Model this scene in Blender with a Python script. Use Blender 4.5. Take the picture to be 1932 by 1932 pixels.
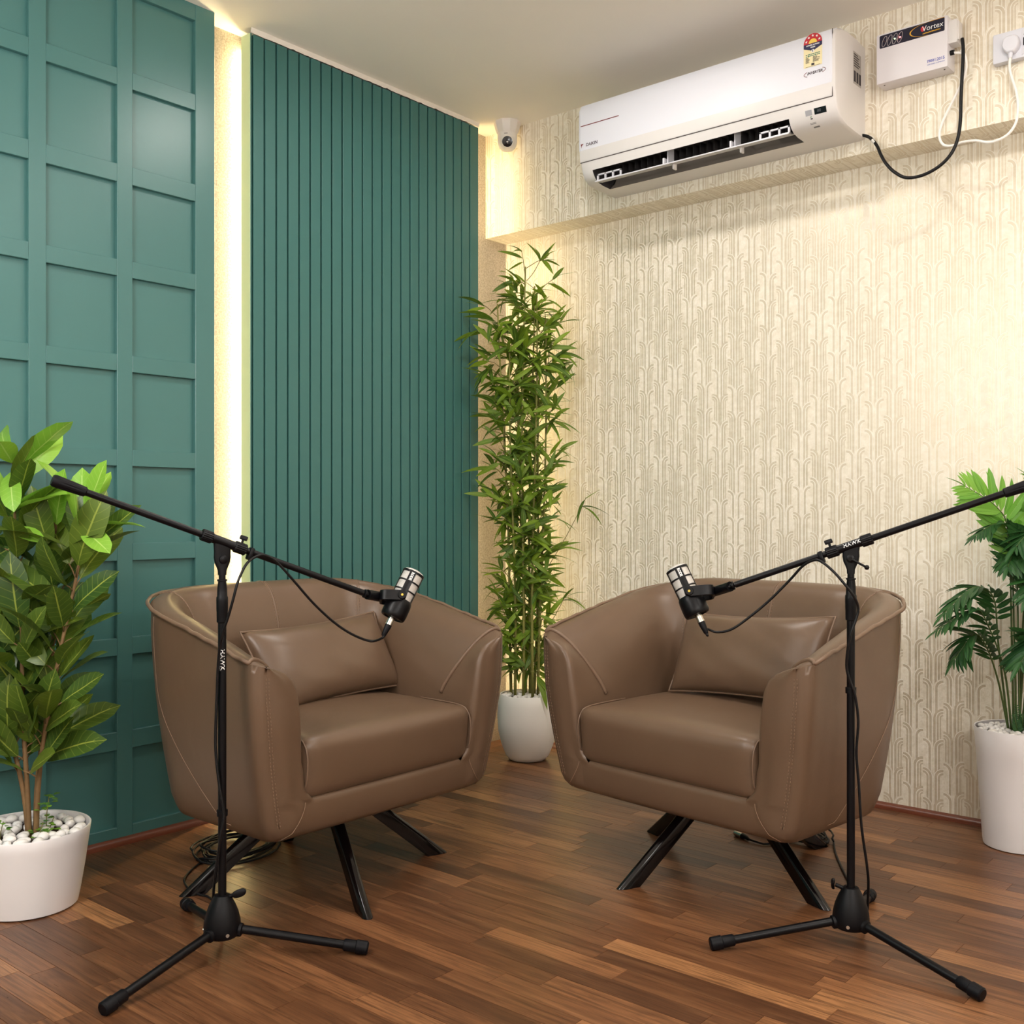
import bpy, bmesh, math, random
from mathutils import Vector, Matrix, Euler
PI = math.pi
for o in list(bpy.data.objects):
    bpy.data.objects.remove(o, do_unlink=True)
S = bpy.context.scene
C = S.collection

# ------------------------------------------------------------------ camera, world, lights, exposure
cam_data = bpy.data.cameras.new('camera')
cam_data.sensor_fit = 'HORIZONTAL'
cam_data.sensor_width = 36.0
cam_data.lens = 36.0 * 1980.0 / 1932.0
cam_data.clip_start = 0.02
cam = bpy.data.objects.new('camera', cam_data)
cam.location = (0.0, 0.0, 1.0)
cam.rotation_euler = (PI / 2, 0.0, math.radians(40.3813))
C.objects.link(cam)
S.camera = cam

world = bpy.data.worlds.new('room_air')
S.world = world
world.use_nodes = True
world.node_tree.nodes['Background'].inputs[0].default_value = (1.0, 0.96, 0.9, 1)
world.node_tree.nodes['Background'].inputs[1].default_value = 0.25

S.view_settings.view_transform = 'Standard'
S.view_settings.look = 'None'
S.view_settings.gamma = 1.0
S.view_settings.use_curve_mapping = False
S.view_settings.exposure = 0.80

ROOM_H = 2.624
DOWNLIGHT_POWER = 105.0
DOWNLIGHT_COLOR = (1.0, 0.945, 0.88)
DOWNLIGHTS = [(-1.95, 2.42), (-0.62, 2.42), (0.75, 2.2), (-1.95, -0.2)]  # first read from its reflection, the rest added to light the room
FILL_GLOBE_POWER = 23.0
FILL_GLOBE_COLOR = (1.0, 0.985, 0.975)
FILL_GLOBES = [(-1.85, 0.35), (0.60, 1.00), (-1.2, -1.0), (0.9, -0.4)]  # unseen globes added to brighten the ceiling and seating
LED_COLOR = (1.0, 0.78, 0.42)
LED_STRENGTH = 50.0
LED_STRENGTH_CORNER = 19.0

# ------------------------------------------------------------------ helpers
def tag(o, label=None, cat=None, group=None, kind=None):
    if label: o['label'] = label
    if cat: o['category'] = cat
    if group: o['group'] = group
    if kind: o['kind'] = kind
    return o

def thing(name, label, cat, loc=(0, 0, 0), rotz=0.0, group=None):
    o = bpy.data.objects.new(name, None)
    o.empty_display_size = 0.05
    C.objects.link(o)
    o.location = loc
    o.rotation_euler = (0, 0, rotz)
    return tag(o, label, cat, group)

class MB:
    """collects simple shapes; build() links them as ONE mesh object"""
    def __init__(self):
        self.v = []; self.f = []; self.attr = []
    def add(self, verts, faces, tone=0.0):
        b = len(self.v)
        self.v += [tuple(p) for p in verts]
        for f in faces:
            self.f.append(tuple(b + i for i in f)); self.attr.append(tone)
        return self
    def box(self, x0, x1, y0, y1, z0, z1, M=None, tone=0.0):
        vs = [(x0,y0,z0),(x1,y0,z0),(x1,y1,z0),(x0,y1,z0),(x0,y0,z1),(x1,y0,z1),(x1,y1,z1),(x0,y1,z1)]
        if M is not None: vs = [M @ Vector(p) for p in vs]
        return self.add(vs, [(0,3,2,1),(4,5,6,7),(0,1,5,4),(1,2,6,5),(2,3,7,6),(3,0,4,7)], tone)
    def cbox(self, x0, x1, y0, y1, z0, z1, c, M=None):
        """box with chamfered edges"""
        bm = bmesh.new()
        bmesh.ops.create_cube(bm, size=1.0)
        for p in bm.verts:
            p.co = Vector(((x0+x1)/2 + p.co.x*(x1-x0), (y0+y1)/2 + p.co.y*(y1-y0), (z0+z1)/2 + p.co.z*(z1-z0)))
        bmesh.ops.bevel(bm, geom=list(bm.edges), offset=c, segments=2, affect='EDGES', profile=0.5)
        return self.bm(bm, M)
    def bm(self, bm, M=None):
        bm.verts.index_update()
        vs = [(M @ p.co) if M is not None else p.co.copy() for p in bm.verts]
        fs = [tuple(q.index for q in f.verts) for f in bm.faces]
        bm.free()
        return self.add(vs, fs)
    def tube(self, pts, r, n=10, cap=True, closed=False):
        pts = [Vector(p) for p in pts]
        m = len(pts)
        rad = r if isinstance(r, (list, tuple)) else [r] * m
        ref = None; rings = []
        for i, p in enumerate(pts):
            if closed: t = pts[(i+1) % m] - pts[i-1]
            else: t = pts[min(i+1, m-1)] - pts[max(i-1, 0)]
            if t.length < 1e-9: t = Vector((0,0,1))
            t.normalize()
            if ref is None:
                ref = Vector((0,0,1)) if abs(t.z) < 0.9 else Vector((1,0,0))
            a = ref - t * ref.dot(t)
            if a.length < 1e-6: a = t.orthogonal()
            a.normalize(); b = t.cross(a); ref = a
            rings.append([p + (a*math.cos(2*PI*k/n) + b*math.sin(2*PI*k/n)) * rad[i] for k in range(n)])
        vs = [q for R in rings for q in R]
        fs = []
        last = m if closed else m - 1
        for i in range(last):
            j = (i+1) % m
            for k in range(n):
                k2 = (k+1) % n
                fs.append((i*n+k, i*n+k2, j*n+k2, j*n+k))
        if cap and not closed:
            fs.append(tuple(range(n-1, -1, -1)))
            fs.append(tuple((m-1)*n + k for k in range(n)))
        return self.add(vs, fs)
    def cyl(self, p0, p1, r, n=16): return self.tube([p0, p1], r, n)
    def lathe(self, prof, n=32, M=None, cap0=False, cap1=False):
        """prof = [(radius, z)] turned about z"""
        vs = []; fs = []
        for r, z in prof:
            for k in range(n):
                a = 2*PI*k/n
                vs.append(Vector((r*math.cos(a), r*math.sin(a), z)))
        for i in range(len(prof)-1):
            for k in range(n):
                k2 = (k+1) % n
                fs.append((i*n+k, i*n+k2, (i+1)*n+k2, (i+1)*n+k))
        if cap0: fs.append(tuple(range(n-1, -1, -1)))
        if cap1: fs.append(tuple((len(prof)-1)*n + k for k in range(n)))
        if M is not None: vs = [M @ p for p in vs]
        return self.add(vs, fs)
    def grid(self, rows, close_u=False):
        """rows = list of equal-length point lists"""
        m = len(rows[0]); vs = [p for R in rows for p in R]; fs = []
        for i in range(len(rows)-1):
            for k in range(m if close_u else m-1):
                k2 = (k+1) % m
                fs.append((i*m+k, i*m+k2, (i+1)*m+k2, (i+1)*m+k))
        return self.add(vs, fs)
    def mesh(self, name, mat=None, smooth=None, weld=0.0, flip_fix=False):
        me = bpy.data.meshes.new(name)
        me.from_pydata([tuple(p) for p in self.v], [], self.f)
        if weld or flip_fix:
            bm = bmesh.new(); bm.from_mesh(me)
            if weld: bmesh.ops.remove_doubles(bm, verts=bm.verts, dist=weld)
            bmesh.ops.recalc_face_normals(bm, faces=bm.faces)
            bm.to_mesh(me); bm.free()
        if mat is not None: me.materials.append(mat)
        if smooth is not None:
            me.shade_smooth()
            if smooth < 180: me.set_sharp_from_angle(angle=math.radians(smooth))
        me.update()
        return me
    def build(self, name, mat=None, parent=None, smooth=None, weld=0.0, flip_fix=False):
        return link(name, self.mesh(name, mat, smooth, weld, flip_fix), parent)

def link(name, me, parent=None, M=None):
    o = bpy.data.objects.new(name, me)
    C.objects.link(o)
    if parent is not None: o.parent = parent
    if M is not None: o.matrix_basis = M
    return o

def frame(origin, z, x_hint=(1, 0, 0)):
    """matrix whose z axis is z and whose x axis is near x_hint"""
    z = Vector(z).normalized(); x = Vector(x_hint); x = (x - z*x.dot(z))
    if x.length < 1e-6: x = z.orthogonal()
    x.normalize(); y = z.cross(x)
    M = Matrix((x, y, z)).transposed().to_4x4(); M.translation = Vector(origin)
    return M

def axes(origin, x, y, z):
    M = Matrix((Vector(x), Vector(y), Vector(z))).transposed().to_4x4(); M.translation = Vector(origin)
    return M

def smooth_path(pts, k=6, closed=False):
    """Catmull-Rom through the points"""
    P = [Vector(p) for p in pts]; n = len(P); out = []
    segs = n if closed else n-1
    for i in range(segs):
        p0 = P[(i-1) % n] if closed else P[max(i-1, 0)]
        p1 = P[i]; p2 = P[(i+1) % n] if closed else P[i+1]
        p3 = P[(i+2) % n] if closed else P[min(i+2, n-1)]
        for j in range(k):
            t = j/k
            out.append(0.5*((2*p1) + (p2-p0)*t + (2*p0-5*p1+4*p2-p3)*t*t + (3*p1-p0-3*p2+p3)*t*t*t))
    if not closed: out.append(P[-1])
    return out

def bevel(o, w, seg=2, ang=40):
    m = o.modifiers.new('bevel', 'BEVEL'); m.width = w; m.segments = seg
    m.limit_method = 'ANGLE'; m.angle_limit = math.radians(ang)
    return o

def puffy(hx, hy, hz, r, puff_top=0.0, cuts=10, puff_front=0.0):
    """rounded, slightly domed cushion block centred on the origin"""
    bm = bmesh.new(); bmesh.ops.create_cube(bm, size=2.0)
    bmesh.ops.subdivide_edges(bm, edges=list(bm.edges), cuts=cuts, use_grid_fill=True)
    for v in bm.verts:
        c = v.co
        def w(t): return math.copysign(1-(1-abs(t))**1.5, t)
        p = Vector((w(c.x)*hx, w(c.y)*hy, w(c.z)*hz))
        q = Vector((max(-hx+r, min(hx-r, p.x)), max(-hy+r, min(hy-r, p.y)), max(-hz+r, min(hz-r, p.z))))
        d = p - q
        if d.length > 1e-9:
            p = q + d.normalized()*min(r, d.length) if d.length > r else p
        fx = 1-(p.x/hx)**2; fy = 1-(p.y/hy)**2; fz = 1-(p.z/hz)**2
        if p.z > 0: p.z += puff_top*max(0, fx)*max(0, fy)*(p.z/hz)
        if p.y < 0: p.y -= puff_front*max(0, fx)*max(0, fz)*(-p.y/hy)
        v.co = p
    return bm

def text_mesh(s, size, mat, name, parent, M, align='CENTER', extrude=0.0003, shear=0.0, sx=1.0, bold=0.0):
    cu = bpy.data.curves.new(name, 'FONT')
    cu.body = s; cu.size = size; cu.align_x = align; cu.align_y = 'CENTER'
    cu.extrude = extrude; cu.shear = shear; cu.resolution_u = 3; cu.offset = bold
    tmp = bpy.data.objects.new(name, cu)
    me = bpy.data.meshes.new_from_object(tmp)
    bpy.data.objects.remove(tmp); bpy.data.curves.remove(cu)
    me.name = name
    me.materials.clear(); me.materials.append(mat)
    if sx != 1.0:
        for v in me.vertices: v.co.x *= sx
    return link(name, me, parent, M)

# ------------------------------------------------------------------ materials
def lin(r, g, b):
    f = lambda c: (c/255/12.92) if c/255 <= 0.04045 else ((c/255+0.055)/1.055)**2.4
    return (f(r), f(g), f(b), 1.0)

class NT:
    """tiny node expression helper"""
    def __init__(self, mat):
        self.t = mat.node_tree; self.n = self.t.nodes; self.l = self.t.links
    def put(self, sock, v):
        if hasattr(v, 'is_output') or isinstance(v, bpy.types.NodeSocket): self.l.new(v, sock)
        elif v is not None: sock.default_value = v
    def m(self, op, a, b=None, c=None, clamp=False):
        n = self.n.new('ShaderNodeMath'); n.operation = op; n.use_clamp = clamp
        self.put(n.inputs[0], a)
        if b is not None: self.put(n.inputs[1], b)
        if c is not None: self.put(n.inputs[2], c)
        return n.outputs[0]
    def mix(self, fac, a, b, mode='MIX'):
        n = self.n.new('ShaderNodeMix'); n.data_type = 'RGBA'; n.blend_type = mode
        self.put(n.inputs[0], fac); self.put(n.inputs[6], a); self.put(n.inputs[7], b)
        return n.outputs[2]
    def mixf(self, fac, a, b):
        n = self.n.new('ShaderNodeMix'); n.data_type = 'FLOAT'
        self.put(n.inputs[0], fac); self.put(n.inputs[2], a); self.put(n.inputs[3], b)
        return n.outputs[0]
    def noise(self, vec, scale, detail=2.0, rough=0.5, dist=0.0, dim='3D', w=None):
        n = self.n.new('ShaderNodeTexNoise'); n.noise_dimensions = dim
        if vec is not None: self.put(n.inputs['Vector'], vec)
        if w is not None: self.put(n.inputs['W'], w)
        n.inputs['Scale'].default_value = scale; n.inputs['Detail'].default_value = detail
        n.inputs['Roughness'].default_value = rough; n.inputs['Distortion'].default_value = dist
        return n.outputs[0]
    def coord(self, which='Object'):
        return self.n.new('ShaderNodeTexCoord').outputs[which]
    def pos(self): return self.n.new('ShaderNodeNewGeometry').outputs['Position']
    def sep(self, v):
        n = self.n.new('ShaderNodeSeparateXYZ'); self.put(n.inputs[0], v); return n.outputs
    def comb(self, x, y, z):
        n = self.n.new('ShaderNodeCombineXYZ')
        for i, v in enumerate((x, y, z)): self.put(n.inputs[i], v)
        return n.outputs[0]
    def ramp(self, fac, stops):
        n = self.n.new('ShaderNodeValToRGB'); self.put(n.inputs[0], fac)
        e = n.color_ramp.elements
        while len(e) < len(stops): e.new(0.5)
        for i, (p, c) in enumerate(stops): e[i].position = p; e[i].color = c
        return n.outputs[0]
    def bump(self, h, strength=0.2, dist=0.01):
        n = self.n.new('ShaderNodeBump'); self.put(n.inputs['Height'], h)
        n.inputs['Strength'].default_value = strength; n.inputs['Distance'].default_value = dist
        return n.outputs[0]
    def maprange(self, v, a, b, c=0.0, d=1.0):
        n = self.n.new('ShaderNodeMapRange'); self.put(n.inputs[0], v)
        for i, q in enumerate((a, b, c, d)): n.inputs[i+1].default_value = q
        return n.outputs[0]
    def attr(self, name):
        n = self.n.new('ShaderNodeAttribute'); n.attribute_name = name; return n.outputs['Fac']
    def objrand(self): return self.n.new('ShaderNodeObjectInfo').outputs['Random']

def mat(name, color, rough=0.5, metal=0.0, spec=0.5, noise=0.0, nscale=30.0, bump=0.0, bscale=200.0, coat=0.0, bdist=0.002):
    m = bpy.data.materials.new(name); m.use_nodes = True
    b = m.node_tree.nodes['Principled BSDF']
    t = NT(m)
    b.inputs['Base Color'].default_value = color
    b.inputs['Roughness'].default_value = rough
    b.inputs['Metallic'].default_value = metal
    b.inputs['Specular IOR Level'].default_value = spec
    b.inputs['Coat Weight'].default_value = coat
    if noise:
        nz = t.noise(t.coord(), nscale, 4)
        dark = tuple(c*(1-noise) for c in color[:3]) + (1,)
        lite = tuple(min(1, c*(1+noise)) for c in color[:3]) + (1,)
        t.put(b.inputs['Base Color'], t.mix(nz, dark, lite))
    if bump:
        t.put(b.inputs['Normal'], t.bump(t.noise(t.coord(), bscale, 3), bump, bdist))
    return m

def emis(name, color, strength):
    m = bpy.data.materials.new(name); m.use_nodes = True
    b = m.node_tree.nodes['Principled BSDF']
    b.inputs['Base Color'].default_value = tuple(color[:3]) + (1,)
    b.inputs['Emission Color'].default_value = tuple(color[:3]) + (1,)
    b.inputs['Emission Strength'].default_value = strength
    return m

M = {}
M['ceiling'] = mat('ceiling_paint', lin(250, 244, 235), 0.7, noise=0.02, nscale=3, bump=0.05, bscale=60)
M['offwhite'] = mat('offwhite_wall', lin(236, 230, 220), 0.8, noise=0.02, nscale=2)
M['green'] = mat('green_satin_paint', lin(71, 118, 116), 0.34, spec=0.5, noise=0.03, nscale=4, bump=0.04, bscale=350, bdist=0.0008)
M['green_slat'] = mat('green_slat_paint', lin(62, 111, 107), 0.40, spec=0.4, noise=0.03, nscale=4, bump=0.04, bscale=350, bdist=0.0008)
M['panel_edge'] = mat('pale_green_lit_edge', lin(188, 205, 168), 0.6, noise=0.06, nscale=14)  # paler than the slats: glow on the lit edge put into its colour
M['leather'] = None
M['black_metal'] = mat('black_powder_coat', lin(6, 6, 10), 0.36, spec=0.24, bump=0.03, bscale=900, bdist=0.0004)
M['black_plastic'] = mat('black_matt_plastic', lin(7, 7, 11), 0.45, spec=0.22, bump=0.03, bscale=700, bdist=0.0004)
M['rubber'] = mat('black_rubber', lin(9, 9, 14), 0.5, spec=0.2)
M['cable'] = mat('black_cable_jacket', lin(11, 11, 14), 0.42, spec=0.3)
M['white_cable'] = mat('white_cable_jacket', lin(246, 242, 236), 0.45)
M['leg'] = mat('dark_lacquered_leg', lin(12, 7, 7), 0.10, spec=0.38, noise=0.1, nscale=20)
M['silver'] = mat('nickel_silver', lin(205, 200, 192), 0.25, metal=1.0)
M['gold'] = mat('gold_pivot', lin(220, 180, 80), 0.3, metal=0.9)
M['white_print'] = mat('white_print', lin(235, 235, 235), 0.6)
M['ac_white'] = mat('glossy_white_plastic', lin(226, 227, 236), 0.45, spec=0.5)
M['ac_cream'] = mat('satin_cream_plastic', lin(224, 220, 218), 0.4, spec=0.45, noise=0.01, nscale=20)
M['ac_dark'] = mat('dark_grey_duct', lin(50, 48, 50), 0.6)
M['ac_duct'] = mat('grey_duct_floor', lin(150, 140, 130), 0.5)
M['ac_grey'] = mat('light_grey_vane', lin(205, 205, 212), 0.4)
M['dark_line'] = mat('dark_seam', lin(70, 60, 58), 0.7)
M['red_line'] = mat('maroon_print', lin(120, 45, 45), 0.5)
M['pot'] = mat('white_pot_plastic', lin(232, 229, 230), 0.32, spec=0.45, noise=0.012, nscale=9)
M['pot_stone'] = mat('white_stone_pot', lin(244, 241, 236), 0.6, noise=0.02, nscale=12, bump=0.08, bscale=300)
M['pebble'] = mat('white_marble_pebble', lin(236, 233, 230), 0.35, noise=0.06, nscale=60)
M['soil'] = mat('dark_soil', lin(70, 52, 40), 0.95, noise=0.3, nscale=80, bump=0.4, bscale=150)
M['skirt'] = mat('reddish_wood_beading', lin(112, 58, 38), 0.35, noise=0.15, nscale=25)
M['caulk'] = mat('white_caulk', lin(232, 226, 216), 0.8)
def make_leather():
    m = bpy.data.materials.new('taupe_leather'); m.use_nodes = True
    t = NT(m); b = m.node_tree.nodes['Principled BSDF']
    co = t.coord()
    n1 = t.noise(co, 5, 3); n2 = t.noise(co, 420, 3, 0.6)
    t.put(b.inputs['Base Color'], t.mix(n1, lin(97, 76, 59), lin(107, 85, 67)))
    b.inputs['Roughness'].default_value = 0.37
    b.inputs['Specular IOR Level'].default_value = 0.5
    soft = t.noise(co, 9, 2, 0.5, 0.6)
    h = t.m('ADD', t.m('MULTIPLY', n2, 0.03), t.m('MULTIPLY', soft, 0.30))
    t.put(b.inputs['Normal'], t.bump(h, 0.22, 0.02))
    return m
M['leather'] = make_leather()
M['leather_piping'] = mat('taupe_leather_piping', lin(116, 93, 75), 0.42, spec=0.45, bump=0.1, bscale=300)
M['stitch'] = mat('tan_thread', lin(140, 113, 91), 0.7)
M['leather_dark'] = mat('underside_fabric', lin(40, 30, 26), 0.9)

def make_wallpaper():
    m = bpy.data.materials.new('arched_relief_wallpaper'); m.use_nodes = True
    t = NT(m); b = m.node_tree.nodes['Principled BSDF']
    P = 0.0655; T = 0.098
    x, y, z = t.sep(t.pos())[0:3]
    v = t.m('ADD', z, y)
    u = t.m('DIVIDE', x, P)
    col = t.m('FLOOR', u)
    fx = t.m('SUBTRACT', t.m('SUBTRACT', u, col), 0.5)
    side = t.m('GREATER_THAN', fx, 0.0)
    ax = t.m('MULTIPLY', t.m('ABSOLUTE', fx), P)
    wn = t.n.new('ShaderNodeTexWhiteNoise'); wn.noise_dimensions = '2D'
    t.put(wn.inputs['Vector'], t.comb(col, side, 0.0))
    r1 = wn.outputs['Value']
    trunk = t.m('FLOOR', t.m('ADD', u, 0.5))
    wt = t.n.new('ShaderNodeTexWhiteNoise'); wt.noise_dimensions = '1D'; t.put(wt.inputs['W'], trunk)
    off = t.m('MULTIPLY', t.m('ADD', t.m('ADD', t.m('MULTIPLY', trunk, 0.5), t.m('MULTIPLY', wt.outputs['Value'], 0.30)), t.m('MULTIPLY', r1, 0.14)), T)
    vv = t.m('SUBTRACT', v, off)
    # radius of this half arch (changes from arch to arch)
    k0 = t.m('FLOOR', t.m('DIVIDE', vv, T))
    R = P*0.5*0.95
    root = t.m('SQRT', t.m('MAXIMUM', t.m('SUBTRACT', R*R, t.m('MULTIPLY', ax, ax)), 0.0))
    s = t.m('SUBTRACT', vv, root)
    k = t.m('CEIL', t.m('DIVIDE', s, T))
    zc = t.m('MULTIPLY', k, T)
    dz = t.m('MAXIMUM', t.m('SUBTRACT', vv, zc), 0.0)
    d = t.m('SQRT', t.m('ADD', t.m('MULTIPLY', ax, ax), t.m('MULTIPLY', dz, dz)))
    wn2 = t.n.new('ShaderNodeTexWhiteNoise'); wn2.noise_dimensions = '3D'
    t.put(wn2.inputs['Vector'], t.comb(col, side, k))
    r2 = wn2.outputs['Value']
    sh = t.m('MULTIPLY', t.m('SUBTRACT', r2, 0.5), 0.009)
    d2 = t.m('SUBTRACT', d, sh)
    band1 = t.m('COMPARE', d2, R-0.0066, 0.0040)
    band2 = t.m('MULTIPLY', t.m('COMPARE', d2, R-0.0170, 0.0032), t.m('GREATER_THAN', r2, 0.30))
    band3 = t.m('MULTIPLY', t.m('COMPARE', d2, R-0.0255, 0.0022), t.m('GREATER_THAN', r2, 0.55))
    band = t.m('MAXIMUM', t.m('MAXIMUM', band1, band2), band3)
    # fine bright edge lines beside the bands
    e1 = t.m('COMPARE', d2, R-0.0018, 0.0007)
    e2 = t.m('COMPARE', d2, R-0.0120, 0.0006)
    edge = t.m('MAXIMUM', e1, e2)
    mott = t.noise(t.pos(), 55, 5, 0.65)
    mott2 = t.noise(t.comb(t.m('MULTIPLY', x, 260.0), t.m('MULTIPLY', v, 90.0), y), 1.0, 3)
    base = t.mix(t.maprange(mott, 0.35, 0.68), lin(238, 229, 209), lin(251, 244, 229))
    base = t.mix(t.m('MULTIPLY', t.maprange(mott2, 0.52, 0.7), 0.30), base, lin(228, 218, 198))
    bcol = t.mix(t.maprange(mott, 0.3, 0.7), lin(214, 200, 174), lin(226, 214, 190))
    c = t.mix(edge, base, lin(252, 248, 238))
    c = t.mix(t.m('MULTIPLY', band, 0.72), c, bcol)
    t.put(b.inputs['Base Color'], c)
    t.put(b.inputs['Metallic'], t.m('MULTIPLY', band, 0.25))
    t.put(b.inputs['Roughness'], t.mixf(band, 0.55, 0.36))
    h = t.m('ADD', t.m('SUBTRACT', t.m('MULTIPLY', edge, 0.6), t.m('MULTIPLY', band, 0.6)), t.m('MULTIPLY', mott, 0.25))
    t.put(b.inputs['Normal'], t.bump(h, 0.16, 0.0010))
    return m
M['wallpaper'] = make_wallpaper()

def make_speckle():
    m = bpy.data.materials.new('speckled_grey_beige_wallpaper'); m.use_nodes = True
    t = NT(m); b = m.node_tree.nodes['Principled BSDF']
    n = t.noise(t.pos(), 160, 4, 0.7); n2 = t.noise(t.pos(), 9, 3)
    c = t.ramp(n, [(0.30, lin(150, 138, 122)), (0.5, lin(186, 174, 156)), (0.70, lin(212, 203, 188))])
    c = t.mix(t.m('MULTIPLY', n2, 0.35), c, lin(168, 156, 140))
    t.put(b.inputs['Base Color'], c)
    b.inputs['Roughness'].default_value = 0.6
    t.put(b.inputs['Normal'], t.bump(n, 0.2, 0.001))
    return m
M['speckle'] = make_speckle()

def make_wood():
    m = bpy.data.materials.new('walnut_laminate_strip'); m.use_nodes = True
    t = NT(m); b = m.node_tree.nodes['Principled BSDF']
    tone = t.attr('tone')
    x, y, z = t.sep(t.pos())[0:3]
    sh = t.m('MULTIPLY', tone, 37.0)
    xx = t.m('ADD', x, sh); yy = t.m('ADD', y, t.m('MULTIPLY', tone, 11.0))
    # long wavy growth rings (cathedrals) and short pores
    vec = t.comb(t.m('MULTIPLY', xx, 1.6), t.m('MULTIPLY', yy, 14.0), t.m('MULTIPLY', tone, 9.0))
    warp = t.noise(vec, 1.0, 3, 0.55, 0.4)
    ring = t.m('SINE', t.m('MULTIPLY', warp, 62.0))
    ring = t.m('MULTIPLY', t.m('ADD', ring, 1.0), 0.5)
    vec2 = t.comb(t.m('MULTIPLY', xx, 7.0), t.m('MULTIPLY', yy, 260.0), 0.0)
    pore = t.noise(vec2, 1.0, 4, 0.6)
    vec4 = t.comb(t.m('MULTIPLY', xx, 3.0), t.m('MULTIPLY', yy, 95.0), 7.0)
    grain = t.noise(vec4, 1.0, 3, 0.55)
    vec3 = t.comb(t.m('MULTIPLY', xx, 2.2), t.m('MULTIPLY', yy, 34.0), 3.0)
    streak = t.noise(vec3, 1.0, 3, 0.6)
    base = t.ramp(tone, [(0.0, lin(85, 55, 36)), (0.25, lin(106, 69, 44)), (0.6, lin(124, 82, 53)), (0.88, lin(146, 99, 64)), (1.0, lin(170, 120, 78))])
    c = t.mix(t.m('MULTIPLY', t.maprange(ring, 0.35, 1.0), 0.50), base, t.mix(0.5, base, lin(58, 33, 20)))
    c = t.mix(t.m('MULTIPLY', t.maprange(pore, 0.48, 0.70), 0.75), c, lin(58, 33, 20))
    c = t.mix(t.m('MULTIPLY', t.maprange(streak, 0.50, 0.75), 0.32), c, lin(178, 126, 84))
    c = t.mix(t.m('MULTIPLY', t.maprange(grain, 0.50, 0.68), 0.62), c, lin(66, 40, 26))
    t.put(b.inputs['Base Color'], c)
    t.put(b.inputs['Roughness'], t.maprange(pore, 0.3, 0.8, 0.27, 0.38))
    b.inputs['Specular IOR Level'].default_value = 0.42
    t.put(b.inputs['Normal'], t.bump(t.m('SUBTRACT', 0.0, pore), 0.06, 0.001))
    return m
M['wood'] = make_wood()
M['floor_gap'] = mat('dark_joint', lin(52, 32, 22), 0.8)

def make_leaf(name, top, under, vein, hue_var=0.25, rough=0.4, nveins=0.0, trans=0.25):
    """leaf meshes carry UV-like attributes: u along the leaf (0-1), w across (-1..1)"""
    m = bpy.data.materials.new(name); m.use_nodes = True
    t = NT(m); b = m.node_tree.nodes['Principled BSDF']
    u = t.attr('leaf_u'); w = t.attr('leaf_w'); r = t.objrand()
    tone = t.attr('tone')
    geo = t.n.new('ShaderNodeNewGeometry')
    f = t.m('FRACT', t.m('ADD', r, t.m('MULTIPLY', tone, 7.31)))
    dark = t.mix(f, top, under)
    mid = t.m('LESS_THAN', t.m('ABSOLUTE', w), 0.055)
    if nveins:
        ph = t.m('SUBTRACT', t.m('MULTIPLY', u, nveins), t.m('MULTIPLY', t.m('ABSOLUTE', w), nveins*0.16))
        sv = t.m('LESS_THAN', t.m('ABSOLUTE', t.m('SUBTRACT', t.m('FRACT', ph), 0.5)), 0.05)
        vv = t.m('MAXIMUM', mid, t.m('MULTIPLY', sv, 0.28))
    else:
        sv = t.m('SINE', t.m('MULTIPLY', w, 22.0))
        vv = t.m('MAXIMUM', t.m('MULTIPLY', mid, 0.8), t.m('MULTIPLY', t.m('GREATER_THAN', sv, 0.6), 0.18))
    n = t.noise(t.coord(), 30, 3)
    c = t.mix(t.m('MULTIPLY', n, 0.35), dark, under)
    c = t.mix(vv, c, vein)
    t.put(b.inputs['Base Color'], c)
    b.inputs['Roughness'].default_value = rough
    b.inputs['Specular IOR Level'].default_value = 0.4
    t.put(b.inputs['Normal'], t.bump(vv, 0.25, 0.002))
    out = t.n['Material Output']
    tr = t.n.new('ShaderNodeBsdfTranslucent'); t.put(tr.inputs[0], c)
    mx = t.n.new('ShaderNodeMixShader'); mx.inputs[0].default_value = trans
    t.l.new(b.outputs[0], mx.inputs[1]); t.l.new(tr.outputs[0], mx.inputs[2])
    t.l.new(mx.outputs[0], out.inputs[0])
    return m
M['rubber_leaf'] = make_leaf('rubber_plant_leaf', lin(40, 76, 34), lin(102, 124, 40), lin(150, 165, 70), nveins=9.0, rough=0.35)
M['rubber_leaf_young'] = make_leaf('young_rubber_plant_leaf', lin(120, 176, 60), lin(150, 196, 66), lin(176, 210, 110), nveins=9.0, rough=0.4)
M['bamboo_leaf'] = make_leaf('bamboo_leaf', lin(36, 78, 36), lin(138, 168, 46), lin(156, 184, 84), rough=0.42, trans=0.40)
M['palm_leaf'] = make_leaf('palm_leaflet', lin(24, 66, 38), lin(52, 100, 48), lin(90, 130, 70), rough=0.4)
M['palm_leaf_young'] = make_leaf('young_palm_leaflet', lin(92, 158, 50), lin(132, 186, 70), lin(150, 196, 100), rough=0.4)
M['creeper'] = make_leaf('creeper_leaf', lin(52, 104, 44), lin(120, 168, 50), lin(120, 160, 70), rough=0.45)
M['bark'] = mat('brown_stem', lin(120, 92, 58), 0.7, noise=0.25, nscale=60, bump=0.3, bscale=120)
M['cane'] = mat('bamboo_cane', lin(126, 124, 58), 0.5, noise=0.25, nscale=25)
M['palm_stem'] = mat('green_palm_stem', lin(72, 92, 42), 0.5, noise=0.2, nscale=25)
M['twig'] = mat('olive_twig', lin(104, 100, 46), 0.6, noise=0.2, nscale=40)
# ================================================================== SETTING
X_BACK = -3.03; X_PANEL = -2.947; Y_WALL = 3.52; Y_BEAM = 3.386; Z_BEAM = 2.182
X_END = 1.6; Y_END = -1.9

def struct(name, mb, m, label=None, smooth=None):
    o = mb.build(name, m, None, smooth)
    return tag(o, label, None, None, 'structure')

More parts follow.
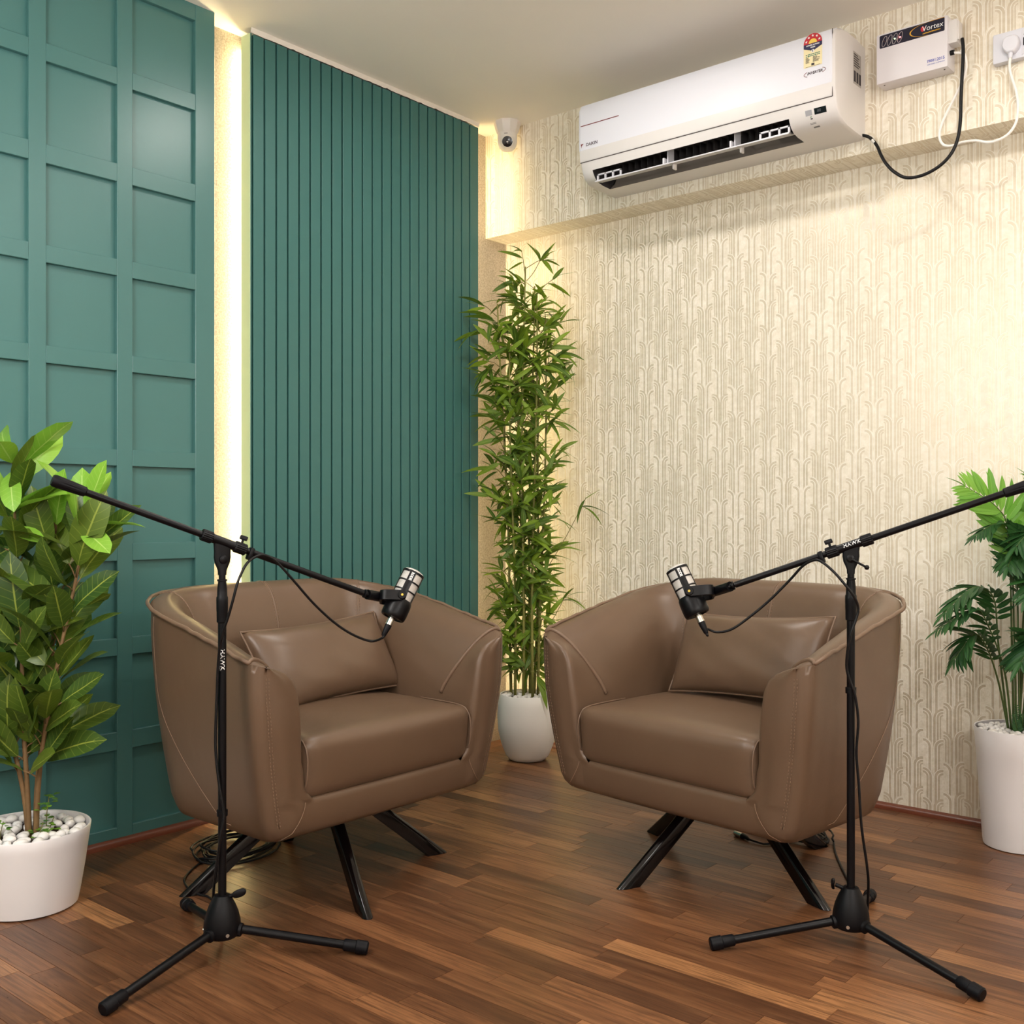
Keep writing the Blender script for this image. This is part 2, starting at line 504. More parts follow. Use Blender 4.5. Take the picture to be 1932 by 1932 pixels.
# floor base and planks (laminate strips run along x, three strips to a board)
fl = struct('floor', MB().box(X_BACK-0.1, X_END, Y_END, Y_WALL+0.1, -0.06, -0.0015), M['floor_gap'], 'walnut strip laminate floor')
random.seed(11)
SW = 0.0617; planks = []
FWX, FWY, RTX, RTY = -0.64787, 0.76175, 0.76175, 0.64787
def screen_ok(x, y):
    d = x*FWX + y*FWY
    if d < 0.6: return False
    a = abs(x*RTX + y*RTY)/d
    return a < 0.52 and d > 1.98
row = 0
y = Y_WALL + 0.02 - SW*0.4
while y > Y_END + 0.1:
    x = X_BACK - random.random()*0.5
    board = row // 3
    while x < X_END:
        ln = random.choice([0.24, 0.32, 0.38, 0.44, 0.52, 0.6]) + random.random()*0.06
        x1 = min(x+ln, X_END); x0 = max(x, X_BACK-0.05)
        if x1 - x0 > 0.03:
            planks.append((x0, x1, y-SW, y, random.random()))
        x += ln
    y -= SW; row += 1
def plank_mesh(mb, p):
    x0, x1, y0, y1, tn = p
    g = 0.00025; c = 0.0006
    mb.add([(x0+g,y0+g,-0.0012),(x1-g,y0+g,-0.0012),(x1-g,y1-g,-0.0012),(x0+g,y1-g,-0.0012),
            (x0+c,y0+c,0),(x1-c,y0+c,0),(x1-c,y1-c,0),(x0+c,y1-c,0)],
           [(4,5,6,7),(0,1,5,4),(1,2,6,5),(2,3,7,6),(3,0,4,7)], tn)
def tone_attr(me, mb):
    a = me.attributes.new('tone', 'FLOAT', 'FACE')
    a.data.foreach_set('value', mb.attr)
vis = []; rest = []
for p in planks:
    xs = [p[0] + (p[1]-p[0])*k/4 for k in range(5)]
    (vis if any(screen_ok(a, b) for a in xs for b in (p[2], p[3])) else rest).append(p)
def pdepth(p): return (p[0]+p[1])/2*FWX + (p[2]+p[3])/2*FWY
vis.sort(key=pdepth)
rest += vis[300:]; vis = vis[:300]
for p in vis:
    mb = MB(); plank_mesh(mb, p)
    me = mb.mesh('plank', M['wood']); tone_attr(me, mb)
    link('plank', me, fl)
mb = MB()
for p in rest: plank_mesh(mb, p)
me = mb.mesh('plank', M['wood']); tone_attr(me, mb)
tag(link('plank_field', me, fl), kind='stuff')

struct('ceiling', MB().box(X_BACK-0.1, X_END+0.1, Y_END-0.1, Y_WALL+0.1, ROOM_H, ROOM_H+0.08), M['ceiling'], 'plain off-white ceiling')
struct('wall_left', MB().box(X_BACK-0.1, X_BACK, Y_END, Y_WALL+0.1, 0, ROOM_H), M['speckle'], 'speckled grey beige wall behind the green panels')
struct('wall_right', MB().box(X_BACK, X_END, Y_WALL, Y_WALL+0.1, 0, ROOM_H), M['wallpaper'], 'cream wall papered with a relief of nested arches')
struct('wall_rear', MB().box(X_BACK, X_END, Y_END-0.1, Y_END, 0, ROOM_H), M['offwhite'], 'plain wall behind the viewer')
struct('wall_side', MB().box(X_END, X_END+0.1, Y_END, Y_WALL+0.1, 0, ROOM_H), M['offwhite'], 'plain wall to the right of the viewer')
struct('trim_1', MB().box(X_BACK, X_END, Y_BEAM, Y_WALL, Z_BEAM, ROOM_H), M['wallpaper'], 'wallpapered ceiling beam that carries the air conditioner')
# quarter-round beading at the floor
def quarter(p0, p1, inward, r=0.02):
    p0 = Vector(p0); p1 = Vector(p1); n = Vector(inward)
    prof = [(0, 0)] + [(r*math.cos(a), r*math.sin(a)) for a in [PI/2*k/5 for k in range(6)]]
    rows = [[p + n*a + Vector((0, 0, b)) for a, b in prof] for p in (p0, p1)]
    return MB().grid(rows, True)
struct('baseboard_left', quarter((X_PANEL, -1.8, 0), (X_PANEL, 3.246, 0), (1, 0, 0)), M['skirt'], 'reddish wooden beading below the green panels', 60)
struct('baseboard_right', quarter((X_BACK, Y_WALL, 0), (X_END, Y_WALL, 0), (0, -1, 0)), M['skirt'], 'reddish wooden beading below the papered wall', 60)
# uneven caulk strip between the slatted panel and the ceiling
random.seed(3)
mb = MB(); rowa = []; rowb = []; rowc = []
for i in range(91):
    yy = 2.112 + (3.250-2.112)*i/90
    zz = 2.6065 + 0.0025*random.random() + (0.003*random.random() if i % 7 == 0 else 0)
    rowa.append((X_PANEL+0.0008, yy, zz)); rowb.append((X_PANEL+0.0022, yy, (zz+ROOM_H)/2)); rowc.append((X_PANEL+0.0055, yy, ROOM_H))
mb.grid([rowc, rowb, rowa])
struct('trim_2', mb, M['caulk'], 'uneven white caulk line above the slatted panel', 60)

# ------------------------------------------------------------------ green grid panel
gp = thing('grid_panel', 'teal green wall panel with a grid of recessed squares', 'wall panel', (X_PANEL, 1.973, 0))
REC = 0.016; Y0 = 1.973; YL = -1.75
MB().box(-0.045, -REC, YL-Y0, 0, 0.0, ROOM_H).build('backing_board', M['green'], gp)
stiles = [(1.902, 1.973)]; yy = 1.684; 
while yy > YL + 0.3:
    stiles.append((yy-0.050, yy)); yy -= 0.2665
stiles.append((YL, YL+0.05))
rails = [(0.0, 0.051), (0.284, 0.338), (0.568, 0.620), (0.853, 0.905), (1.139, 1.188), (1.425, 1.475), (1.711, 1.761), (1.994, 2.048), (2.285, 2.336), (2.573, ROOM_H)]
for a, b in stiles:
    bevel(MB().box(-REC, 0, a-Y0, b-Y0, 0.0, ROOM_H).build('stile', M['green'], gp), 0.0012, 1)
for i in range(len(stiles)-1):
    ya = stiles[i+1][1]; yb = stiles[i][0]
    if yb - ya < 0.02: continue
    for a, b in rails:
        bevel(MB().box(-REC, -0.0002, ya-Y0+0.0002, yb-Y0-0.0002, a, b).build('rail', M['green'], gp), 0.0010, 1)

# ------------------------------------------------------------------ green slatted panel with the light strips behind its edges
sp = thing('slat_panel', 'teal green panel of narrow vertical slats, lit from behind', 'wall panel', (X_PANEL, 2.112, 0))
W = 3.248 - 2.112; TH = 0.049
MB().box(-TH, -0.012, 0.0, W, 0.0, 2.6055).build('backing_board', M['green_slat'], sp)
MB().box(-TH, -0.001, -0.0025, 0.0, 0.0, 2.6055).build('edge_strip', M['panel_edge'], sp)
grooves = [0.0] + [0.0085 + 0.04885*i for i in range(24)]
grooves = [g for g in grooves if g < W-0.004] + [W]
GW = 0.0072
for i in range(len(grooves)-1):
    a = grooves[i] + (GW/2 if i else 0.0); b = grooves[i+1] - (GW/2 if i < len(grooves)-2 else 0)
    if b - a < 0.004: continue
    bevel(MB().box(-0.0122, 0, a, b, 0.0, 2.6055 + random.uniform(-0.001, 0.001)).build('slat', M['green_slat'], sp), 0.0014, 2)
M['led'] = emis('warm_led_strip', LED_COLOR, LED_STRENGTH); M['led_corner'] = emis('warm_led_strip_corner', LED_COLOR, LED_STRENGTH_CORNER)
# aluminium battens hold the panel off the wall; the tape sits on their outer faces
M['alu'] = mat('aluminium_batten', lin(200, 200, 200), 0.4, metal=0.6)
for ya, yb, yl in ((0.030, 0.050, 0.029), (W-0.027, W-0.007, W-0.006)):
    MB().box(-0.083, -TH, ya, yb, 0.03, 2.58).build('batten', M['alu'], sp)
    MB().box(-0.074, -0.058, yl-0.001, yl+0.001, 0.04, 2.57).build('led_strip', M['led'] if yl < 0.5 else M['led_corner'], sp)

# ------------------------------------------------------------------ ceiling downlights (all above the frame; the first inferred, the other three added)
M['lamp_trim'] = mat('white_downlight_trim', lin(235, 235, 232), 0.4)
M['lamp_lens'] = emis('downlight_lens', DOWNLIGHT_COLOR, DOWNLIGHT_POWER)
spots = ['at the end of the slatted panel', 'added in front of the air conditioner', 'added right of the power socket', 'added above the left microphone stand']
for (lx, ly), w in zip(DOWNLIGHTS, spots):
    t = thing('downlight', 'round white recessed ceiling lamp ' + w, 'lamp', (lx, ly, ROOM_H), 0, 'ceiling downlights')
    MB().lathe([(0.080, -0.001), (0.094, -0.001), (0.096, -0.004), (0.090, -0.007), (0.082, -0.006), (0.080, -0.001)], 32).build('trim_ring', M['lamp_trim'], t, 60)
    MB().lathe([(0.0001, -0.0045), (0.045, -0.0045), (0.081, -0.0035)], 32).build('lens', M['lamp_lens'], t)
M['globe'] = emis('fill_globe_glow', FILL_GLOBE_COLOR, FILL_GLOBE_POWER)  # glowing globes out of view, added as fill light
for (lx, ly), w in zip(FILL_GLOBES, ['ahead of the viewer on the left', 'ahead of the viewer on the right', 'behind the viewer on the left', 'behind the viewer on the right']):
    t = thing('added_fill_globe', 'glowing globe added for fill light ' + w, 'lamp', (lx, ly, ROOM_H), 0, 'added fill globes')
    MB().lathe([(0.06, -0.0002), (0.06, -0.02), (0.05, -0.028), (0.0001, -0.028)], 24).tube([(0, 0, -0.02), (0, 0, -0.76)], 0.004, 8).build('canopy', M['lamp_trim'], t, 40)
    n = 14
    MB().lathe([(max(0.0001, 0.15*math.sin(PI*k/n)), -0.90 + 0.15*math.cos(PI*k/n)) for k in range(n+1)], 32).build('globe', M['globe'], t, 180)
# ================================================================== ARMCHAIRS
HW = 0.443; YF = -0.305; YB = 0.310; CR = 0.235; ZB = 0.211; FR = 0.032
def ztop(s):
    s = max(0.0, min(1.0, s)); return 0.643 + 0.135*(1.25*s - 0.25*s*s)
def upath():
    """outer top outline from the right front tip round the back to the left front tip: (x, y, nx, ny, s)"""
    R = []
    for k in range(5):                                   # front corner
        a = -PI/2 + PI/2*k/5
        R.append((HW-FR+FR*math.cos(a), YF+FR+FR*math.sin(a), math.cos(a), math.sin(a)))
    yc = YB-CR
    for k in range(19):
        R.append((HW, YF+FR+(yc-YF-FR)*k/18, 1.0, 0.0))
    for k in range(1, 14):
        a = PI/2*k/14
        R.append((HW-CR+CR*math.cos(a), yc+CR*math.sin(a), math.cos(a), math.sin(a)))
    for k in range(0, 11):
        R.append((HW-CR-(HW-CR)*k/10, YB+0.012*math.sin(PI/2*k/10), 0.0, 1.0))
    L = [(-x, y, -nx, ny) for x, y, nx, ny in reversed(R[:-1])]
    return [(x, y, nx, ny, (y-YF)/(YB-YF)) for x, y, nx, ny in R + L]
PATH = upath(); NP = len(PATH); I0 = 5                   # I0: first sample on the straight side
OUT = [(0.140, 0.209, None), (0.087, 0.211, None), (0.072, 0.218, None), (0.0635, 0.234, None)] + [(None, None, v) for v in (0.10, 0.2, 0.32, 0.45, 0.58, 0.7, 0.8, 0.88, 0.95, 1.0)]
def outer_pt(p, prof):
    x, y, nx, ny, s = p
    d, z, v = prof
    if v is not None:
        z = ZB + (ztop(s)-ZB)*v
        d = 0.0620*(1-v)**1.15 - 0.010*math.sin(PI*v)*(0.4+0.6*min(1, abs(nx)+ny))
        if v > 0.93: d += 0.002
    dd = min(d, 0.9) if True else d
    fr = 0.0
    if ny < 0: fr = -ny                                  # front corner stays on the front plane
    return Vector((x-nx*dd - (0.0 if nx else 0.0), y - ny*dd*(0.0 if ny < 0 else 1.0), z))
def outer_rows():
    rows = []
    for prof in OUT:
        R = []
        for p in PATH:
            q = outer_pt(p, prof)
            x, y, nx, ny, s = p
            if ny < 0:                                   # corner arc: shift whole arc inward by the side inset
                dside = outer_pt((HW, YF+FR, 1.0, 0.0, s), prof).x
                q.x = math.copysign(dside, x) + (x - math.copysign(HW, x))
            zz = q.z
            if zz < 0.236 and ny <= 0: q.y += 0.03*((0.236-zz)/0.027)**2 * (1 if y < YF+0.06 else 0)
            R.append(q)
        rows.append(R)
    return rows
FRONT = [(0, 0), (0.016, 0.006), (0.045, -0.006), (0.076, -0.032), (0.106, -0.080), (0.128, -0.128), (0.142, -0.175), (0.149, -0.245)]
BACK = [(0, 0), (0.018, 0.013), (0.050, 0.016), (0.082, 0.000), (0.108, -0.040), (0.126, -0.100), (0.137, -0.180), (0.145, -0.375)]
REC_TIP = [0, 0.004, 0.012, 0.025, 0.052, 0.080, 0.102, 0.118]
def curve_at(P, t):
    n = len(P)-1; f = t*n; i = min(int(f), n-1); u = f-i
    p0 = P[max(i-1, 0)]; p1 = P[i]; p2 = P[i+1]; p3 = P[min(i+2, n)]
    return tuple(0.5*((2*b)+(c-a)*u+(2*a-5*b+4*c-d)*u*u+(3*b-a-3*c+d)*u**3) for a, b, c, d in zip(p0, p1, p2, p3))
NL = 22
def lining_rows():
    rows = []
    for j in range(NL):
        t = j/(NL-1)
        f = curve_at(FRONT, t); bk = curve_at(BACK, t); rc = curve_at([(r,) for r in REC_TIP], t)[0]
        R = []
        for p in PATH[I0:NP-I0]:
            x, y, nx, ny, s = p
            w = min(1.0, max(0.0, s))**0.8
            d = f[0]*(1-w)+bk[0]*w; dz = f[1]*(1-w)+bk[1]*w
            z = max(0.40, ztop(s)+dz)
            # soft folds where the arm turns into the back
            fold = abs(nx)*ny*2
            d2 = d - 0.010*math.sin(PI*t)*(fold if t > 0.3 else 0)
            q = Vector((x-nx*d2, y-ny*d2, z))
            L = 0.26
            if y < YF+FR+L:
                q.y = YF+FR+rc + (y-YF-FR)*(L-rc)/L - (ny*d2)
            R.append(q)
        rows.append(R)
    return rows
CX = 0.290; CZ = 0.302                                   # cushion opening half width, top of the apron
def front_panel(mb, OR, LR, sgn):
    # outer curve: first outline column from bottom to top, then the corner arc along the top; inner curve up the cushion side, then up the lining tip
    cols = range(0, I0+1) if sgn > 0 else range(NP-1, NP-2-I0, -1)
    O = [OR[k][0 if sgn > 0 else NP-1] for k in range(1, len(OR))]
    O += [OR[-1][c] for c in list(cols)[1:]]
    tip = 0 if sgn > 0 else len(LR[0])-1
    CL = CX-0.030
    I = [Vector((sgn*CL, YF+0.022, 0.2125)), Vector((sgn*CL, YF+0.006, 0.221)), Vector((sgn*CL, YF-0.002, 0.241)), Vector((sgn*CL, YF-0.005, 0.275)), Vector((sgn*CL, YF-0.002, CZ)), Vector((sgn*(CX-0.001), YF+0.006, 0.335)), Vector((sgn*CX, YF+0.020, 0.38))]
    I += [LR[j][tip] for j in range(NL-1, -1, -1) if LR[j][tip].z > 0.40]
    def resample(P, n):
        L = [0.0]
        for a, b in zip(P, P[1:]): L.append(L[-1]+(b-a).length)
        out = []
        for k in range(n):
            t = L[-1]*k/(n-1); i = 0
            while i < len(P)-2 and L[i+1] < t: i += 1
            u = (t-L[i])/max(1e-9, L[i+1]-L[i]); out.append(P[i].lerp(P[i+1], min(1, u)))
        return out
    def resz(P, n, zs):
        out = []
        for z in zs:
            i = 0
            while i < len(P)-2 and P[i+1].z < z: i += 1
            dz = P[i+1].z-P[i].z
            u = 0 if abs(dz) < 1e-9 else max(0, min(1, (z-P[i].z)/dz))
            out.append(P[i].lerp(P[i+1], u))
        return out
    zs = [0.2125, 0.217, 0.224, 0.234, 0.25, 0.27, 0.29, CZ, CZ+0.003, CZ+0.009, CZ+0.018, CZ+0.030] + [0.333+0.022*k for k in range(1, 12)] + [0.588, 0.600, 0.611, 0.620, 0.628, 0.634, 0.638]
    A = resz([p for p in O if p.z < ztop(0)-0.0005] + [O[len(OR)-2]], 0, zs); B = resz(I, 0, zs)
    TAB = [(0.30, 0.287), (0.454, 0.300), (0.52, 0.306), (0.575, 0.314), (0.602, 0.326), (0.619, 0.346), (0.632, 0.378), (0.643, 0.420)]
    def xin(z):
        if z < CZ: return CX
        if z < CZ+0.030: q = 0.030-(z-CZ); return CX-0.030+math.sqrt(max(0, 0.030**2-q*q))
        for (z0, x0), (z1, x1) in zip(TAB, TAB[1:]):
            if z <= z1: return x0 + (x1-x0)*(z-z0)/(z1-z0)
        return 0.42
    def section(a, b, u):
        # flat face, rounded inner corner, then back along the inner side to the lining seam
        z = a.z
        if z < CZ:
            r1 = min(0.024, (b-a).length*0.45); c0 = b + (a-b).normalized()*r1
            p = a.lerp(c0, u/0.4) if u < 0.4 else c0.lerp(b, (u-0.4)/0.6)
            if u < 0.4: p.y -= 0.006*math.sin(PI*u/0.4)*min(1, max(0, (p.z-0.211)/0.03))
            return p
        f = Vector((sgn*min(abs(a.x)-0.004, xin(z)), YF-0.004, z))
        r1 = min(0.024, (f-a).length*0.45); r2 = min(0.024, (f-b).length*0.45)
        c0 = f + (a-f).normalized()*r1; c1 = f + (b-f).normalized()*r2
        if u < 0.4:
            v = u/0.4; p = a.lerp(c0, v); p.y -= 0.006*math.sin(PI*v)
        elif u < 0.8:
            v = (u-0.4)/0.4; p = c0*(1-v)**2 + f*2*v*(1-v) + c1*v*v
        else: p = c1.lerp(b, (u-0.8)/0.2)
        return p
    rows = []
    nc = 16
    for k, (a, b) in enumerate(zip(A, B)):
        R = []
        for c in range(nc):
            u = c/(nc-1)
            p = section(a, b, u)
            R.append(p)
        rows.append(R if sgn > 0 else R[::-1])
    # last row: round the corner to the tip, then down the lining edge
    Q = O[len(OR)-2:] + [LR[j][tip] for j in range(1, NL) if LR[j][tip].z > 0.640]
    R = resample(Q, nc)
    rows.append(R if sgn > 0 else R[::-1])
    mb.grid(rows)
    return [r[-1] if sgn > 0 else r[0] for r in rows[:8]]

def along(P, off=0.0): return [Vector(p) for p in P]

def make_armchair(name, label, loc, rot):
    root = thing(name, label, 'armchair', loc, rot, 'taupe leather tub armchairs')
    OR = outer_rows(); LR = lining_rows()
    mb = MB(); mb.grid(OR)
    innerR = front_panel(mb, OR, LR, 1); innerL = front_panel(mb, OR, LR, -1)
    # apron between the arms
    rows = []
    for a, b in zip(innerR, innerL):
        rows.append([a.lerp(b, k/12) + Vector((0, -0.004*math.sin(PI*k/12), 0)) for k in range(13)])
    top = rows[-1]
    rows.append([p + Vector((0, 0.010, 0.006)) for p in top]); rows.append([p + Vector((0, 0.05, 0.006)) for p in top])
    mb.grid(rows)
    mb.build('outer_shell', M['leather'], root, 55, weld=0.0008, flip_fix=True)
    mb = MB(); mb.grid(LR)
    mb.build('inner_lining', M['leather'], root, 180, weld=0.0003, flip_fix=True)
    # closed underside and seat deck
    bot = [OR[0][k] for k in range(I0, NP-I0)]
    MB().add([(p.x, p.y, 0.2135) for p in bot], [tuple(range(len(bot)))]).box(-0.30, 0.30, YF+0.02, 0.22, 0.2145, 0.298).build('underside', M['leather_dark'], root)
    # piping along the top edge and down the front seams
    random.seed(5)
    def wob(p, a=0.0022): return p + Vector((random.uniform(-a, a)*0.3, random.uniform(-a, a)*0.3, random.uniform(-a, a)))
    edge = [Vector((p[0], p[1], ztop(p[4])+0.0035)) for p in PATH[I0:NP-I0]]
    tipR = [LR[j][0] for j in range(NL-1, -1, -1) if LR[j][0].z > 0.452]
    tipL = [LR[j][-1] for j in range(NL) if LR[j][-1].z > 0.452]
    line = [p + Vector((-0.002, -0.003, 0)) for p in tipR] + [wob(p + Vector((q[2]*0.006, q[3]*0.006, 0.001))) for p, q in list(zip(edge, PATH[I0:NP-I0]))[1:-1]] + [p + Vector((0.002, -0.003, 0)) for p in tipL]
    MB().tube(smooth_path(line, 2), 0.0052, 8).build('piping', M['leather_piping'], root, 180)
    # stitched seams
    st = MB()
    def dashes(P, off, dash=0.006, gap=0.003, r=0.0007):
        P = [p + off for p in P]; L = 0; seg = [P[0]]
        acc = 0.0; on = True; cur = [P[0]]
        for a, b in zip(P, P[1:]):
            d = (b-a).length; t = 0.0
            while d - t > 1e-6:
                need = (dash if on else gap) - acc
                if t + need <= d:
                    q = a.lerp(b, (t+need)/d); cur.append(q)
                    if on and len(cur) > 1: st.tube(cur, r, 4)
                    t += need; acc = 0.0; on = not on; cur = [q]
                else:
                    acc += d - t; t = d; cur.append(b)
    n = len(LR[0])
    ics = [n//2, 5+19+7-I0, n-1-(5+19+7-I0)]
    ridge = MB()
    for i in ics:
        col = [LR[j][i] for j in range(2, NL-3)]
        nrm = Vector((-PATH[i+I0][2], -PATH[i+I0][3], 0.5)).normalized()
        tx = Vector((-PATH[i+I0][3], PATH[i+I0][2], 0))
        MB().tube([p - nrm*0.0007 for p in col], 0.0022, 6).build('seam', M['leather_piping'], root, 180)
        dashes(col, nrm*0.0006 + tx*0.006); dashes(col, nrm*0.0006 - tx*0.006)

    # curved seam on each outer side, from the rear corner down to mid side, and the front corner seams
    for sg in (1, -1):
        pts = []
        for k in range(40):
            v = 1-k/39
            q_ = max(0.0, min(1.0, (0.68-v)/0.68)); fi = (5+19+1.5) - q_*q_*(1.6-0.6*q_)*14
            i = int(fi); u = fi-i
            def op(ii): 
                ii = ii if sg > 0 else NP-1-ii
                return outer_pt(PATH[ii], (None, None, max(0.06, v*0.97)))
            p = op(i).lerp(op(i+1), u)
            nn = Vector((PATH[i][2]*sg, PATH[i][3], 0))
            pts.append(p + nn*0.0012)
        st.tube(pts, 0.0007, 5)
        for off in (0.0, 0.008):
            c = [Vector((sg*(p.x if p.x > 0 else -p.x), p.y, p.z)) for p in [OR[k][0] for k in range(4, len(OR)-1)]]
            dashes(c, Vector((sg*(0.004-off), -0.0016, 0)))
        # diagonal seam from the cushion corner to the lower edge
        diag = [Vector((sg*(CX+0.055*t**1.5), YF-0.0075-0.008*math.sin(PI*min(1, t*1.0))*0.7 + (0.022*max(0, t-0.8)/0.2)**1, CZ-0.085*t)) for t in [k/14 for k in range(15)]]
        st.tube(diag, 0.0007, 5)
    tag(st.build('stitching', M['stitch'], root, 180), kind='stuff')
    # seat cushion
    bm = puffy(0.296, 0.255, 0.079, 0.033, 0.022, 14, 0.010)
    mb = MB(); mb.bm(bm, Matrix.Translation((0, YF-0.004+0.255, 0.299+0.079)))
    sc = mb.build('seat_cushion', M['leather'], root, 180)
    for sg in (1, -1):
        s = MB()
        loop = [Vector((sg*0.288, YF+0.012, 0.330)), Vector((sg*0.288, YF-0.004, 0.345)), Vector((sg*0.288, YF-0.005, 0.40)), Vector((sg*0.288, YF+0.010, 0.437)), Vector((sg*0.2875, YF+0.05, 0.453)), Vector((sg*0.2875, YF+0.2, 0.456))]
        s.tube(smooth_path(loop, 5), 0.0022, 6)
        s.build('cushion_seam', M['leather_piping'], sc, 180)
    # cross base: hub and four splayed bars
    MB().lathe([(0.0, 0.185), (0.05, 0.185), (0.075, 0.200), (0.075, 0.215)], 24).build('hub', M['black_metal'], root, 40)
    return root

def add_legs(root, ang0, ox, oy):
    """four flat bars from the hub to the floor, the swivel base turned by ang0 in the chair's own frame"""
    for k in range(4):
        a = ang0 + PI/2*k
        d = Vector((math.cos(a), math.sin(a), 0)); sidev = Vector((-d.y, d.x, 0))
        oc = Vector((ox, oy, 0)); top = oc + d*0.085 + Vector((0, 0, 0.222)); foot = oc + d*0.352
        ax = (foot-top).normalized()
        w = 0.0145; h = 0.0225
        upv = sidev.cross(ax).normalized()
        if upv.z < 0: upv = -upv
        mb = MB()
        prof = [(-w, -h), (w, -h), (w, h*0.35), (w*0.82, h*0.62), (w*0.30, h*0.86), (-w*0.30, h*0.86), (-w*0.82, h*0.62), (-w, h*0.35)]
        rows = []
        for z0 in (0.224, 0.16, 0.08, 0.0):
            R = []
            for a_, b_ in prof:
                off = sidev*a_ + upv*b_
                base = top + off
                t = (z0 - base.z)/ax.z
                R.append(base + ax*t)
            rows.append(R)
        mb.grid(rows, True)
        mb.add(rows[-1], [tuple(range(len(prof)))]); mb.add(rows[0], [tuple(range(len(prof)-1, -1, -1))])
        bevel(mb.build('leg', M['leg'], root, 35, weld=0.0001, flip_fix=True), 0.0015, 2, 30)

def lean_front(root):
    # the whole front leans back a little towards its lower edge
    for o in [root] + list(root.children_recursive):
        if o.type != 'MESH' or o.name.startswith('leg') or o.name.startswith('hub'): continue
        for v in o.data.vertices:
            w = max(0.0, min(1.0, (0.10-v.co.y)/(0.10-YF)))
            v.co.y += 0.026*max(0.0, min(1.0, (0.50-v.co.z)/0.29))*w

def copy_tree(o, parent=None):
    c = o.copy(); C.objects.link(c)
    if parent is not None: c.parent = parent
    for ch in list(o.children): copy_tree(ch, c)
    return c

chair_l = make_armchair('armchair', 'taupe leather tub armchair in front of the green panels', (-2.305, 1.888, 0), PI/2)
lean_front(chair_l)
chair_r = copy_tree(chair_l)
chair_r.location = (-1.4358, 2.616, 0); chair_r.rotation_euler = (0, 0, math.radians(-7.0))
chair_r['label'] = 'taupe leather tub armchair in front of the cream arched wallpaper'
add_legs(chair_l, math.radians(-21.4) - PI/2, -0.0155, -0.018)
add_legs(chair_r, math.radians(-20.7 + 7.0), -0.0223, 0.036)

# lumbar pillows
def pillow_mesh(hw, hh, th):
    n = 26; mrow = []
    for side in (1, -1):
        rows = []
        for i in range(n+1):
            v = -1+2*i/n; R = []
            for k in range(n+1):
                u = -1+2*k/n
                e = max(0, (1-abs(u)**2.6))*max(0, (1-abs(v)**2.6))
                pin = 1-0.05*(1-abs(v)**2)*abs(u)**3; pin2 = 1-0.09*(1-abs(u)**2)*abs(v)**3
                wr = 0.0025*math.sin(9*u+4*v)*math.sin(5*v+2)*e
                R.append(Vector((u*hw*pin, -side*(th*e**0.52) + wr*side, v*hh*pin2)))
            rows.append(R)
        mrow.append(rows)
    mb = MB()
    mb.grid(mrow[0]); mb.grid([r[::-1] for r in mrow[1]])
    rim = [p for p in mrow[0][0]] + [r[-1] for r in mrow[0][1:]] + mrow[0][-1][::-1][1:] + [r[0] for r in mrow[0][::-1][1:-1]]
    return mb, rim
mb, rim = pillow_mesh(0.258, 0.122, 0.062)
pil = thing('lumbar_pillow', 'taupe leather lumbar pillow on the armchair by the green panels', 'pillow', (0, 0, 0), 0, 'taupe lumbar pillows')
mb.build('pillow_body', M['leather'], pil, 180, weld=0.0002, flip_fix=True)
MB().tube(rim, 0.0032, 6, closed=True).build('piping', M['leather_piping'], pil, 180)
pil2 = copy_tree(pil)
pil2['label'] = 'taupe leather lumbar pillow on the armchair by the cream wallpaper'
def place_pillow(o, chair, x, y, z, lean, roll, yaw):
    cm = Matrix.Translation(chair.location) @ Matrix.Rotation(chair.rotation_euler.z, 4, 'Z')
    o.matrix_basis = cm @ Matrix.Translation((x, y, z)) @ Matrix.Rotation(yaw, 4, 'Z') @ Matrix.Rotation(-lean, 4, 'X') @ Matrix.Rotation(roll, 4, 'Y')
place_pillow(pil, chair_l, 0.062, 0.055, 0.575, math.radians(28), math.radians(-2), math.radians(3))
place_pillow(pil2, chair_r, 0.024, 0.060, 0.596, math.radians(22), math.radians(-3), math.radians(-4))
